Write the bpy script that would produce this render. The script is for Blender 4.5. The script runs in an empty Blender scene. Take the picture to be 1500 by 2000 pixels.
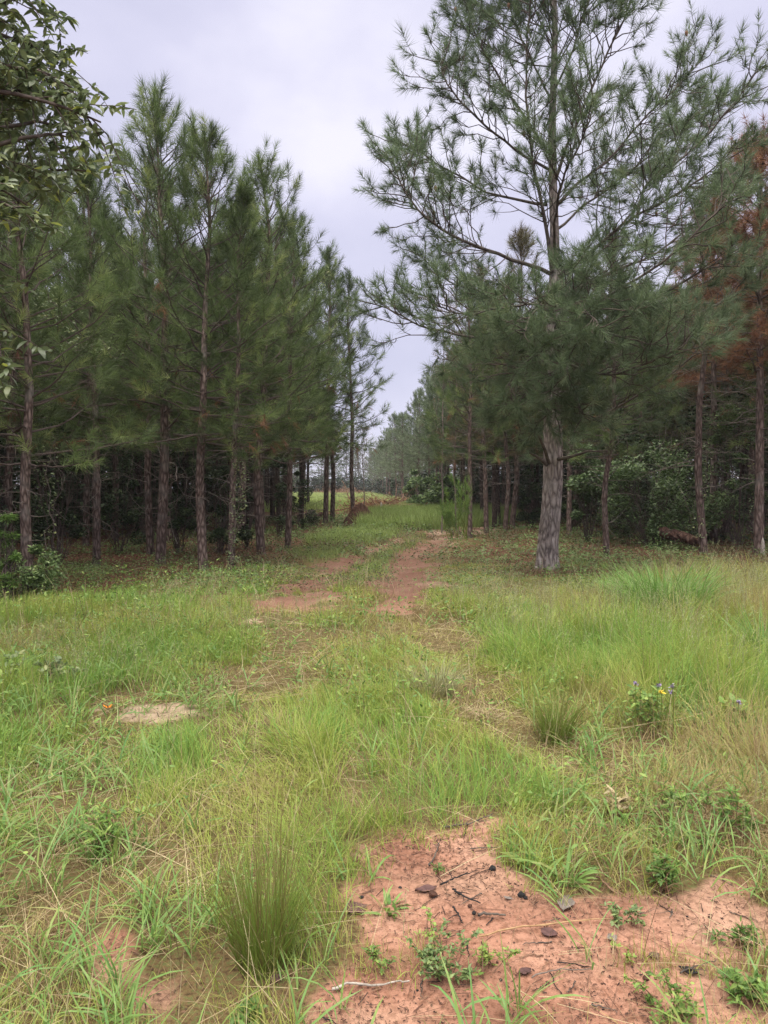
import bpy, math, random
import numpy as np

PI = math.pi
scene = bpy.context.scene
COL = scene.collection

# ------------------------------------------------------------------ camera geometry
CAM_H = 1.6
F_PX = 1500.0
PITCH = math.atan(50 / 1500)
CA, SA = math.cos(PITCH), math.sin(PITCH)


def at(u, v, d):
    """world point at forward distance d (metres along y) seen at photo pixel u, v"""
    dx = (u - 750) / F_PX
    dv = -(v - 1000) / F_PX
    y = CA + dv * SA
    z = -SA + dv * CA
    s = d / y
    return np.array([dx * s, d, CAM_H + z * s])


def on_ground(u, v, z=0.0):
    dx = (u - 750) / F_PX
    dv = -(v - 1000) / F_PX
    y = CA + dv * SA
    zz = -SA + dv * CA
    s = (z - CAM_H) / zz
    return np.array([dx * s, y * s])


def gpoly(pts):
    return np.array([on_ground(u, v) for u, v in pts])


# ------------------------------------------------------------------ noise and masks
def _hash(ix, iy, seed):
    h = (ix.astype(np.int64) * 374761393 + iy.astype(np.int64) * 668265263 + seed * 982451653) & 0xFFFFFFFF
    h = ((h ^ (h >> 13)) * 1274126177) & 0xFFFFFFFF
    h = (h ^ (h >> 16)) & 0xFFFFFFFF
    return h / 4294967295.0


def vnoise(x, y, seed=0):
    x = np.asarray(x, float); y = np.asarray(y, float)
    ix = np.floor(x); iy = np.floor(y)
    fx = x - ix; fy = y - iy
    fx = fx * fx * (3 - 2 * fx); fy = fy * fy * (3 - 2 * fy)
    a = _hash(ix, iy, seed); b = _hash(ix + 1, iy, seed)
    c = _hash(ix, iy + 1, seed); d = _hash(ix + 1, iy + 1, seed)
    return (a * (1 - fx) + b * fx) * (1 - fy) + (c * (1 - fx) + d * fx) * fy


def fbm(x, y, seed=0, octs=4):
    r = 0; a = 0.5; n = 0
    for o in range(octs):
        r = r + a * vnoise(x, y, seed + o * 17); n += a
        x = x * 2.03; y = y * 2.03; a *= 0.5
    return r / n


def poly_sd(x, y, poly):
    """signed distance, positive inside"""
    x = np.asarray(x, float); y = np.asarray(y, float)
    inside = np.zeros(x.shape, bool)
    dmin = np.full(x.shape, 1e9)
    n = len(poly)
    for i in range(n):
        x0, y0 = poly[i]; x1, y1 = poly[(i + 1) % n]
        ex, ey = x1 - x0, y1 - y0
        t = np.clip(((x - x0) * ex + (y - y0) * ey) / (ex * ex + ey * ey + 1e-12), 0, 1)
        dmin = np.minimum(dmin, np.hypot(x - x0 - t * ex, y - y0 - t * ey))
        c = ((y0 > y) != (y1 > y)) & (x < (x1 - x0) * (y - y0) / (y1 - y0 + 1e-12) + x0)
        inside ^= c
    return np.where(inside, dmin, -dmin)


def line_d(x, y, line):
    x = np.asarray(x, float); y = np.asarray(y, float)
    dmin = np.full(x.shape, 1e9)
    for i in range(len(line) - 1):
        x0, y0 = line[i]; x1, y1 = line[i + 1]
        ex, ey = x1 - x0, y1 - y0
        t = np.clip(((x - x0) * ex + (y - y0) * ey) / (ex * ex + ey * ey + 1e-12), 0, 1)
        dmin = np.minimum(dmin, np.hypot(x - x0 - t * ex, y - y0 - t * ey))
    return dmin


def smooth(e0, e1, v):
    t = np.clip((v - e0) / (e1 - e0), 0, 1)
    return t * t * (3 - 2 * t)


P_BARE = gpoly([(700, 1650), (770, 1632), (880, 1600), (985, 1605), (1010, 1690), (1090, 1745), (1240, 1725), (1340, 1725), (1430, 1690), (1560, 1690),
                (1640, 2100), (560, 2100), (640, 1900), (620, 1850), (660, 1760)])
P_BARE2 = gpoly([(120, 1830), (230, 1800), (330, 1830), (350, 1900), (300, 2010), (150, 2000)])
P_SAND = [gpoly([(175, 1385), (250, 1368), (400, 1375), (430, 1395), (330, 1422), (240, 1420), (170, 1415)]), gpoly([(120, 1545), (205, 1540), (215, 1590), (120, 1600)]),
          gpoly([(640, 1640), (700, 1630), (720, 1700), (640, 1700)]),
          gpoly([(470, 1212), (520, 1212), (520, 1222), (470, 1222)])]
RUT_L = [tuple(on_ground(*p)) for p in [(578, 1188), (590, 1172), (612, 1148), (650, 1112), (700, 1085), (760, 1063), (820, 1046), (880, 1034), (960, 1022)]]
RUT_R = [tuple(on_ground(*p)) for p in [(755, 1185), (778, 1158), (795, 1122), (800, 1090), (835, 1066), (885, 1046), (960, 1030), (1060, 1024)]]
MAT_R = [tuple(on_ground(*p)) for p in [(760, 1195), (850, 1205), (880, 1270), (940, 1370), (1000, 1420), (1120, 1500), (1250, 1600), (1450, 1650)]]
MAT_L = [tuple(on_ground(*p)) for p in [(585, 1185), (560, 1300), (450, 1350), (250, 1390), (150, 1560), (230, 1850)]]
MAT_C = [tuple(on_ground(*p)) for p in [(520, 1400), (440, 1640), (350, 1700), (290, 1830)]]
P_RED = [gpoly([(730, 1125), (830, 1115), (850, 1170), (740, 1185)]), gpoly([(1080, 1168), (1150, 1160), (1150, 1190), (1090, 1195)]), gpoly([(560, 1130), (640, 1120), (620, 1190), (540, 1200)])]


def dirt_mask(x, y):
    n = fbm(x * 3.1, y * 3.1, 5) - 0.5
    n2 = fbm(x * 0.9, y * 0.9, 8) - 0.5
    n3 = fbm(x * 9, y * 9, 6) - 0.5
    m = smooth(-0.16, 0.16, poly_sd(x, y, P_BARE) + n * 0.5 + n3 * 0.22)
    m = np.maximum(m, 0.88 * smooth(-0.1, 0.16, poly_sd(x, y, P_BARE2) + n * 0.5 + n3 * 0.25))
    m = m * (1 - 0.75 * smooth(0.45, 0.62, fbm(x * 2.4 + 3, y * 2.4, 9)) * smooth(1.05, 1.6, x - 0.12 * (y - 2.4)))
    m = m * (1 - 0.5 * smooth(0.55, 0.7, fbm(x * 3.2 + 3, y * 3.2, 19)))
    for p in P_SAND:
        m = np.maximum(m, 0.56 * smooth(-0.12, 0.2, poly_sd(x, y, p) + n * 0.6 + n3 * 0.4))
    for p in P_RED:
        m = np.maximum(m, 0.9 * smooth(-0.25, 0.35, poly_sd(x, y, p) + n * 0.9))
    for ln, w in ((RUT_L, 0.42), (RUT_R, 0.46)):
        m = np.maximum(m, 0.95 * smooth(-0.25, 0.3, w - line_d(x, y, ln) + n * 1.35 + n2 * 0.9 + n3 * 0.6))
    return m


def sand_mask(x, y):
    n = fbm(x * 2.2, y * 2.2, 15) - 0.5
    m = smooth(0.55, 0.75, fbm(x * 1.3, y * 1.3, 21)) * 0.22
    for p in P_SAND:
        m = np.maximum(m, smooth(-0.1, 0.15, poly_sd(x, y, p) + n * 0.3))
    m = np.maximum(m, smooth(21, 25, y) * 0.5 * smooth(0.45, 0.6, fbm(x * 1.1, y * 1.1, 31)))
    return m


def mat_mask(x, y):
    """dry trampled strips where wheels pressed the grass"""
    n = fbm(x * 1.6, y * 1.6, 41) - 0.5
    m = smooth(-0.25, 0.3, 0.33 - line_d(x, y, MAT_R) + n * 0.8)
    m = np.maximum(m, smooth(-0.25, 0.3, 0.36 - line_d(x, y, MAT_L) + n * 0.8))
    m = np.maximum(m, 0.7 * smooth(-0.25, 0.3, 0.26 - line_d(x, y, MAT_C) + n * 0.8))
    return m


LEFT_EDGE = np.array([(-6.2, -5), (-5.6, 9), (-5.2, 11), (-3.3, 12.6), (-2.6, 14.0), (-2.2, 18), (-1.9, 24), (-1.9, 33), (-4, 36), (-4, 60)])
RIGHT_EDGE = np.array([(9, -5), (9, 8), (7.8, 12.5), (4.8, 12.8), (2.2, 13.2), (1.9, 16), (2.4, 22), (4, 26), (5, 36), (4, 60)])


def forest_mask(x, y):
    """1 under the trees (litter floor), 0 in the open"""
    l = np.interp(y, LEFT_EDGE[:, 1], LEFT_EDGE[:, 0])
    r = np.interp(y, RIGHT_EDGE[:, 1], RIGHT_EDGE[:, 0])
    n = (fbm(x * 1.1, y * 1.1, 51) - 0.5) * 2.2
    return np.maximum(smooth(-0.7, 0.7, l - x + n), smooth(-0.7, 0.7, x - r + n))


def height(x, y):
    x = np.asarray(x, float); y = np.asarray(y, float)
    h = (fbm(x * 0.35, y * 0.35, 61, 3) - 0.5) * 0.16 + (fbm(x * 1.7, y * 1.7, 65, 3) - 0.5) * 0.07
    h = h + (fbm(x * 7, y * 7, 67, 3) - 0.5) * 0.022 * (1 - smooth(14, 20, y))
    h = h - 0.05 * np.exp(-(line_d(x, y, RUT_L) / 0.4) ** 2) - 0.05 * np.exp(-(line_d(x, y, RUT_R) / 0.4) ** 2)
    return h


def hz(x, y):
    return float(height(np.array([x]), np.array([y]))[0])


# ------------------------------------------------------------------ materials
MATS = {}


def new_mat(name):
    m = bpy.data.materials.new(name)
    m.use_nodes = True
    nt = m.node_tree
    nt.nodes.clear()
    out = nt.nodes.new('ShaderNodeOutputMaterial')
    MATS[name] = m
    return m, nt, out


def ramp(nt, stops, src=None):
    r = nt.nodes.new('ShaderNodeValToRGB')
    e = r.color_ramp.elements
    while len(e) < len(stops):
        e.new(0.5)
    for el, (p, c) in zip(e, stops):
        el.position = p
        el.color = (*c, 1)
    if src is not None:
        nt.links.new(src, r.inputs[0])
    return r


def foliage(name, stops, rough=0.6, transl=0.3, spec=0.25):
    m, nt, out = new_mat(name)
    a = nt.nodes.new('ShaderNodeAttribute'); a.attribute_name = 't'
    r = ramp(nt, stops, a.outputs['Fac'])
    p = nt.nodes.new('ShaderNodeBsdfPrincipled')
    p.inputs['Roughness'].default_value = rough
    p.inputs['Specular IOR Level'].default_value = spec
    nt.links.new(r.outputs[0], p.inputs['Base Color'])
    tr = nt.nodes.new('ShaderNodeBsdfTranslucent')
    nt.links.new(r.outputs[0], tr.inputs['Color'])
    mx = nt.nodes.new('ShaderNodeMixShader'); mx.inputs[0].default_value = transl
    nt.links.new(p.outputs[0], mx.inputs[1]); nt.links.new(tr.outputs[0], mx.inputs[2])
    nt.links.new(mx.outputs[0], out.inputs[0])
    return m


def bark(name, c0, c1, c2, sc=1.0, bump=0.6, lichen=None):
    m, nt, out = new_mat(name)
    tc = nt.nodes.new('ShaderNodeTexCoord')
    mp = nt.nodes.new('ShaderNodeMapping'); mp.inputs['Scale'].default_value = (24 * sc, 24 * sc, 7.5 * sc)
    nt.links.new(tc.outputs['Object'], mp.inputs[0])
    no = nt.nodes.new('ShaderNodeTexNoise'); no.inputs['Scale'].default_value = 1.0; no.inputs['Detail'].default_value = 6
    nt.links.new(mp.outputs[0], no.inputs['Vector'])
    mxv = nt.nodes.new('ShaderNodeMixRGB'); mxv.inputs[0].default_value = 0.35
    nt.links.new(mp.outputs[0], mxv.inputs[1]); nt.links.new(no.outputs['Color'], mxv.inputs[2])
    vo = nt.nodes.new('ShaderNodeTexVoronoi'); vo.feature = 'DISTANCE_TO_EDGE'; vo.inputs['Scale'].default_value = 0.9
    nt.links.new(mxv.outputs[0], vo.inputs['Vector'])
    mth = nt.nodes.new('ShaderNodeMath'); mth.operation = 'MULTIPLY_ADD'; mth.inputs[1].default_value = 1.3
    nt.links.new(vo.outputs['Distance'], mth.inputs[0]); 
    sub = nt.nodes.new('ShaderNodeMath'); sub.operation = 'MULTIPLY'; sub.inputs[1].default_value = 0.6
    nt.links.new(no.outputs['Fac'], sub.inputs[0]); nt.links.new(sub.outputs[0], mth.inputs[2])
    r = ramp(nt, [(0.2, c0), (0.48, c1), (0.85, c2)], mth.outputs[0])
    col = r.outputs[0]
    if lichen:
        n2 = nt.nodes.new('ShaderNodeTexNoise'); n2.inputs['Scale'].default_value = 2.2; n2.inputs['Detail'].default_value = 5
        nt.links.new(tc.outputs['Object'], n2.inputs['Vector'])
        rr = ramp(nt, [(0.52, (0, 0, 0)), (0.68, (1, 1, 1))], n2.outputs['Fac'])
        mm = nt.nodes.new('ShaderNodeMixRGB'); mm.inputs[2].default_value = (*lichen, 1)
        ml = nt.nodes.new('ShaderNodeMath'); ml.operation = 'MULTIPLY'; ml.inputs[1].default_value = 0.55
        nt.links.new(rr.outputs[0], ml.inputs[0]); nt.links.new(ml.outputs[0], mm.inputs[0]); nt.links.new(col, mm.inputs[1])
        col = mm.outputs[0]
    p = nt.nodes.new('ShaderNodeBsdfPrincipled'); p.inputs['Roughness'].default_value = 0.9; p.inputs['Specular IOR Level'].default_value = 0.15
    nt.links.new(col, p.inputs['Base Color'])
    bp = nt.nodes.new('ShaderNodeBump'); bp.inputs['Strength'].default_value = bump; bp.inputs['Distance'].default_value = 0.03
    nt.links.new(mth.outputs[0], bp.inputs['Height']); nt.links.new(bp.outputs[0], p.inputs['Normal'])
    nt.links.new(p.outputs[0], out.inputs[0])
    return m


def plain(name, c0, c1, scale=20, rough=0.85, bump=0.2):
    m, nt, out = new_mat(name)
    tc = nt.nodes.new('ShaderNodeTexCoord')
    no = nt.nodes.new('ShaderNodeTexNoise'); no.inputs['Scale'].default_value = scale; no.inputs['Detail'].default_value = 5
    nt.links.new(tc.outputs['Object'], no.inputs['Vector'])
    r = ramp(nt, [(0.3, c0), (0.7, c1)], no.outputs['Fac'])
    p = nt.nodes.new('ShaderNodeBsdfPrincipled'); p.inputs['Roughness'].default_value = rough; p.inputs['Specular IOR Level'].default_value = 0.2
    nt.links.new(r.outputs[0], p.inputs['Base Color'])
    bp = nt.nodes.new('ShaderNodeBump'); bp.inputs['Strength'].default_value = bump; bp.inputs['Distance'].default_value = 0.02
    nt.links.new(no.outputs['Fac'], bp.inputs['Height']); nt.links.new(bp.outputs[0], p.inputs['Normal'])
    nt.links.new(p.outputs[0], out.inputs[0])
    return m


def ground_material():
    m, nt, out = new_mat('soil')
    L = nt.links.new

    def attr(n):
        a = nt.nodes.new('ShaderNodeAttribute'); a.attribute_name = n
        return a.outputs['Fac']

    tc = nt.nodes.new('ShaderNodeTexCoord')

    def noise(s, d=6):
        n = nt.nodes.new('ShaderNodeTexNoise'); n.inputs['Scale'].default_value = s; n.inputs['Detail'].default_value = d
        L(tc.outputs['Object'], n.inputs['Vector'])
        return n.outputs['Fac']

    def mix(f, a, b, mode='MIX'):
        x = nt.nodes.new('ShaderNodeMixRGB'); x.blend_type = mode
        for s, i in ((f, 0), (a, 1), (b, 2)):
            if isinstance(s, (int, float)): x.inputs[i].default_value = s
            elif isinstance(s, tuple): x.inputs[i].default_value = (*s, 1)
            else: L(s, x.inputs[i])
        return x.outputs[0]

    def math_(op, a, b):
        x = nt.nodes.new('ShaderNodeMath'); x.operation = op; x.use_clamp = True
        for s, i in ((a, 0), (b, 1)):
            if isinstance(s, (int, float)): x.inputs[i].default_value = s
            else: L(s, x.inputs[i])
        return x.outputs[0]

    red = ramp(nt, [(0.3, (0.21, 0.10, 0.07)), (0.5, (0.36, 0.185, 0.13)), (0.7, (0.46, 0.27, 0.20))], noise(1.7)).outputs[0]
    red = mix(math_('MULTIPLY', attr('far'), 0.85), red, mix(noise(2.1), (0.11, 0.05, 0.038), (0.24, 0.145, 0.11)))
    fine = ramp(nt, [(0.35, (0.55, 0.5, 0.46)), (0.55, (1, 1, 1))], noise(38)).outputs[0]
    red = mix(0.75, red, fine, 'MULTIPLY')
    grit = ramp(nt, [(0.3, (0.3, 0.25, 0.24)), (0.38, (1, 1, 1))], noise(150, 3)).outputs[0]
    red = mix(0.7, red, grit, 'MULTIPLY')
    sand = mix(noise(30), (0.32, 0.22, 0.15), (0.6, 0.46, 0.35))
    dirt = mix(attr('sand'), red, sand)
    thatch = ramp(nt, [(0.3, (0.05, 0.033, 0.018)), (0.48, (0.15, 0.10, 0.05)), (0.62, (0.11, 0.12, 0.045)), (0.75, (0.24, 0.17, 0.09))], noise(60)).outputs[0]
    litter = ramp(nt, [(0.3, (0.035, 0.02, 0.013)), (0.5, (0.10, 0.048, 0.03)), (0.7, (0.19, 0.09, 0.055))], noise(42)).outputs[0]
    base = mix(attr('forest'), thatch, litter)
    edge = math_('ADD', attr('dirt'), math_('MULTIPLY', math_('SUBTRACT', noise(9), 0.5), 0.7))
    edge = ramp(nt, [(0.35, (0, 0, 0)), (0.6, (1, 1, 1))], edge).outputs[0]
    col = mix(edge, base, dirt)
    p = nt.nodes.new('ShaderNodeBsdfPrincipled'); p.inputs['Roughness'].default_value = 0.95; p.inputs['Specular IOR Level'].default_value = 0.1
    L(col, p.inputs['Base Color'])
    bp = nt.nodes.new('ShaderNodeBump'); bp.inputs['Strength'].default_value = 0.6; bp.inputs['Distance'].default_value = 0.016
    L(math_('ADD', noise(40), math_('MULTIPLY', noise(160, 3), 0.5)), bp.inputs['Height']); L(bp.outputs[0], p.inputs['Normal'])
    L(p.outputs[0], out.inputs[0])
    return m


M_SOIL = ground_material()
M_BARK = bark('pine_bark', (0.035, 0.024, 0.022), (0.125, 0.088, 0.078), (0.27, 0.205, 0.185), 1.0, 0.7, (0.2, 0.19, 0.175))
M_BARK_BIG = bark('big_pine_bark', (0.07, 0.056, 0.052), (0.27, 0.225, 0.21), (0.47, 0.41, 0.385), 0.9, 0.9, (0.40, 0.37, 0.35))
M_BARK_DARK = bark('damp_pine_bark', (0.02, 0.015, 0.014), (0.07, 0.05, 0.045), (0.14, 0.11, 0.10), 1.0, 0.7)  # pine bark darkened, painting shade onto deep-row trunks; broadleaf trunk shares it
M_TWIG = plain('twig_bark', (0.055, 0.042, 0.038), (0.13, 0.10, 0.088), 30)
M_LIMB = plain('limb_bark', (0.05, 0.04, 0.038), (0.15, 0.125, 0.105), 14)
M_DEADTWIG = plain('dead_twig', (0.10, 0.08, 0.07), (0.24, 0.2, 0.18), 25)
M_NEEDLE = foliage('pine_needles', [(0.0, (0.058, 0.084, 0.032)), (0.4, (0.115, 0.168, 0.06)), (0.75, (0.195, 0.265, 0.098)), (1.0, (0.28, 0.33, 0.12))], 0.5, 0.35, 0.3)
M_NEEDLE_BLUE = foliage('pine_needles_blue', [(0.0, (0.07, 0.10, 0.055)), (0.5, (0.13, 0.18, 0.095)), (0.85, (0.20, 0.27, 0.15)), (1.0, (0.27, 0.31, 0.16))], 0.5, 0.35, 0.3)
M_NEEDLE_PALE = foliage('pine_needles_pale', [(0.0, (0.09, 0.125, 0.065)), (0.5, (0.15, 0.2, 0.11)), (1.0, (0.24, 0.29, 0.17))], 0.45, 0.25, 0.4)  # far pines: part of the distance haze is put into this paler colour
M_NEEDLE_OLIVE = foliage('pine_needles_olive', [(0.0, (0.09, 0.075, 0.035)), (0.3, (0.16, 0.12, 0.06)), (0.6, (0.12, 0.14, 0.06)), (1.0, (0.24, 0.2, 0.10))], 0.5, 0.25, 0.3)
M_NEEDLE_DEAD = foliage('dead_needles', [(0.0, (0.13, 0.062, 0.038)), (0.5, (0.26, 0.125, 0.07)), (1.0, (0.40, 0.22, 0.12))], 0.6, 0.25, 0.2)
M_GRASS = foliage('grass_blades', [(0.0, (0.27, 0.18, 0.10)), (0.25, (0.42, 0.35, 0.16)), (0.45, (0.40, 0.42, 0.115)), (0.72, (0.31, 0.405, 0.08)), (1.0, (0.20, 0.36, 0.08))], 0.55, 0.35, 0.3)
M_STRAW = foliage('straw', [(0.0, (0.13, 0.085, 0.05)), (0.5, (0.36, 0.27, 0.16)), (1.0, (0.52, 0.44, 0.27))], 0.6, 0.2, 0.25)
M_SEED = foliage('seed_heads', [(0.0, (0.22, 0.17, 0.10)), (0.5, (0.30, 0.31, 0.16)), (1.0, (0.42, 0.44, 0.25))], 0.6, 0.3, 0.25)
M_WIDE = foliage('wide_grass', [(0.0, (0.36, 0.33, 0.13)), (0.4, (0.24, 0.35, 0.09)), (1.0, (0.17, 0.33, 0.10))], 0.45, 0.35, 0.4)
M_LUSH = foliage('lush_grass', [(0.0, (0.13, 0.24, 0.05)), (0.5, (0.18, 0.34, 0.075)), (1.0, (0.26, 0.40, 0.12))], 0.45, 0.4, 0.35)
M_CLEAR = foliage('clearing_grass', [(0.0, (0.20, 0.21, 0.085)), (0.5, (0.24, 0.33, 0.10)), (1.0, (0.36, 0.44, 0.15))], 0.45, 0.4, 0.3)
M_SEDGE = foliage('sedge', [(0.0, (0.2, 0.15, 0.06)), (0.4, (0.16, 0.2, 0.04)), (1.0, (0.2, 0.3, 0.06))], 0.5, 0.3, 0.3)
M_COVER = foliage('ground_cover_leaves', [(0.0, (0.13, 0.065, 0.04)), (0.18, (0.10, 0.09, 0.04)), (0.5, (0.085, 0.14, 0.05)), (1.0, (0.17, 0.26, 0.085))], 0.5, 0.3, 0.35)
M_BUSH = foliage('bush_leaves', [(0.0, (0.05, 0.085, 0.03)), (0.6, (0.12, 0.19, 0.065)), (1.0, (0.26, 0.34, 0.12))], 0.42, 0.3, 0.45)
M_SHADE_LEAF = foliage('evergreen_leaves', [(0.0, (0.018, 0.03, 0.014)), (0.6, (0.038, 0.062, 0.026)), (1.0, (0.11, 0.15, 0.06))], 0.55, 0.12, 0.2)  # understorey leaves coloured darker to paint in the shade under the trees
M_BROAD = foliage('broad_leaves', [(0.0, (0.08, 0.11, 0.055)), (0.6, (0.15, 0.19, 0.095)), (0.88, (0.24, 0.28, 0.12)), (1.0, (0.34, 0.38, 0.08))], 0.36, 0.35, 0.6)
M_WEED = foliage('weed_leaves', [(0.0, (0.09, 0.17, 0.04)), (0.6, (0.18, 0.3, 0.07)), (1.0, (0.34, 0.44, 0.11))], 0.45, 0.35, 0.35)
M_VINE = foliage('vine_leaves', [(0.0, (0.10, 0.15, 0.06)), (0.7, (0.2, 0.26, 0.13)), (1.0, (0.34, 0.36, 0.16))], 0.42, 0.3, 0.4)
M_LITTER = foliage('litter_bits', [(0.0, (0.035, 0.022, 0.02)), (0.5, (0.12, 0.06, 0.045)), (1.0, (0.28, 0.17, 0.11))], 0.8, 0.0, 0.15)
M_DRYLEAF = plain('dry_leaf', (0.06, 0.035, 0.035), (0.14, 0.075, 0.07), 40)
M_GREYLEAF = plain('grey_leaf', (0.13, 0.11, 0.10), (0.24, 0.2, 0.18), 40)
M_CHAR = plain('charcoal', (0.012, 0.012, 0.014), (0.035, 0.033, 0.034), 60)
M_PALEWOOD = plain('pale_wood', (0.2, 0.17, 0.15), (0.46, 0.41, 0.37), 35)
M_STRAWSTEM = plain('straw_stem', (0.28, 0.16, 0.08), (0.42, 0.28, 0.16), 40)
M_ROTTEN = bark('rotten_wood', (0.03, 0.018, 0.015), (0.085, 0.045, 0.035), (0.2, 0.125, 0.10), 0.8, 1.0)
M_MOUND = plain('dark_earth', (0.03, 0.016, 0.012), (0.11, 0.055, 0.04), 9, 0.95, 0.8)
M_BRUSH = plain('brush_wood', (0.13, 0.07, 0.045), (0.32, 0.2, 0.14), 6)
M_ORANGE = plain('orange_wing', (0.75, 0.2, 0.015), (0.9, 0.3, 0.03), 60, 0.6)
M_PURPLE = plain('purple_petal', (0.22, 0.17, 0.29), (0.32, 0.26, 0.38), 60, 0.6)
M_YELLOW = plain('yellow_petal', (0.6, 0.45, 0.04), (0.75, 0.55, 0.06), 60, 0.6)


# ------------------------------------------------------------------ mesh builder
class MB:
    def __init__(self):
        self.v = []; self.q = []; self.tq = []; self.mq = []
        self.tr = []; self.tt = []; self.mt = []
        self.n = 0

    def add(self, verts, quads=None, tris=None, t=0.5, mat=0):
        verts = np.asarray(verts, np.float32).reshape(-1, 3)
        self.v.append(verts)
        if quads is not None and len(quads):
            q = np.asarray(quads, np.int64).reshape(-1, 4) + self.n
            self.q.append(q); self.tq.append(np.broadcast_to(np.asarray(t, np.float32), (len(q),)).copy())
            self.mq.append(np.full(len(q), mat, np.int32))
        if tris is not None and len(tris):
            q = np.asarray(tris, np.int64).reshape(-1, 3) + self.n
            self.tr.append(q); self.tt.append(np.broadcast_to(np.asarray(t, np.float32), (len(q),)).copy())
            self.mt.append(np.full(len(q), mat, np.int32))
        self.n += len(verts)

    def mesh(self, name, mats, smooth_shade=False, origin=None):
        me = bpy.data.meshes.new(name)
        v = np.concatenate(self.v) if self.v else np.zeros((0, 3), np.float32)
        if origin is not None:
            v = v - np.asarray(origin, np.float32)
        q = np.concatenate(self.q) if self.q else np.zeros((0, 4), np.int64)
        t = np.concatenate(self.tr) if self.tr else np.zeros((0, 3), np.int64)
        loops = np.concatenate([q.ravel(), t.ravel()]).astype(np.int32)
        starts = np.concatenate([np.arange(len(q)) * 4, len(q) * 4 + np.arange(len(t)) * 3]).astype(np.int32)
        me.vertices.add(len(v)); me.vertices.foreach_set('co', v.ravel())
        me.loops.add(len(loops)); me.loops.foreach_set('vertex_index', loops)
        me.polygons.add(len(starts)); me.polygons.foreach_set('loop_start', starts)
        mi = np.concatenate(self.mq + self.mt) if (self.mq or self.mt) else np.zeros(0, np.int32)
        for m in mats:
            me.materials.append(m)
        me.update(calc_edges=True)
        me.polygons.foreach_set('material_index', mi)
        if not smooth_shade:
            me.polygons.foreach_set('use_smooth', np.zeros(len(starts), bool))
        else:
            me.polygons.foreach_set('use_smooth', np.ones(len(starts), bool))
        a = me.attributes.new('t', 'FLOAT', 'FACE')
        a.data.foreach_set('value', np.concatenate(self.tq + self.tt).astype(np.float32))
        me.validate()
        return me

    def build(self, name, mats, parent=None, smooth_shade=False, origin=None):
        if not isinstance(mats, (list, tuple)):
            mats = [mats]
        o = bpy.data.objects.new(name, self.mesh(name, mats, smooth_shade, origin))
        COL.objects.link(o)
        if parent is not None:
            o.parent = parent
        elif origin is not None:
            o.location = [float(c) for c in origin]
        return o


def norm(a):
    return a / (np.linalg.norm(a, axis=-1, keepdims=True) + 1e-9)


def tubes(mb, P, R, sides=6, t=0.5, mat=0):
    """P (B,K,3) centre lines, R (B,K) radii; one tube each"""
    P = np.asarray(P, float); R = np.asarray(R, float)
    if P.ndim == 2:
        P = P[None]; R = R[None]
    B, K, _ = P.shape
    T = np.empty_like(P)
    T[:, 1:-1] = P[:, 2:] - P[:, :-2]; T[:, 0] = P[:, 1] - P[:, 0]; T[:, -1] = P[:, -1] - P[:, -2]
    T = norm(T)
    ref = np.where(np.abs(T[:, :1, 2:3]) > 0.8, np.array([1., 0, 0]), np.array([0, 0, 1.]))
    ref = np.broadcast_to(ref, T.shape)
    X = norm(np.cross(ref, T)); Y = np.cross(T, X)
    a = np.arange(sides) / sides * 2 * PI
    V = P[:, :, None, :] + R[:, :, None, None] * (np.cos(a)[None, None, :, None] * X[:, :, None] + np.sin(a)[None, None, :, None] * Y[:, :, None])
    idx = np.arange(B * K * sides).reshape(B, K, sides)
    nx = np.roll(idx, -1, axis=2)
    Q = np.stack([idx[:, :-1], nx[:, :-1], nx[:, 1:], idx[:, 1:]], -1).reshape(-1, 4)
    if np.ndim(t) == 1 and len(np.atleast_1d(t)) == B:
        t = np.repeat(t, (K - 1) * sides)
    mb.add(V, quads=Q, t=t, mat=mat)


def curve_pts(p0, d0, L, K=6, lift=0.0, wob=0.0, rng=None):
    """one bent stick: start, direction, length, upward curl"""
    s = np.linspace(0, 1, K)[:, None]
    p = np.asarray(p0) + s * L * np.asarray(d0) + (s ** 2) * L * lift * np.array([0, 0, 1.])
    if wob and rng is not None:
        w = rng.normal(0, wob, (K, 3)) * L; w[0] = 0
        p = p + np.cumsum(w, 0) * 0.5
    return p


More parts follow.
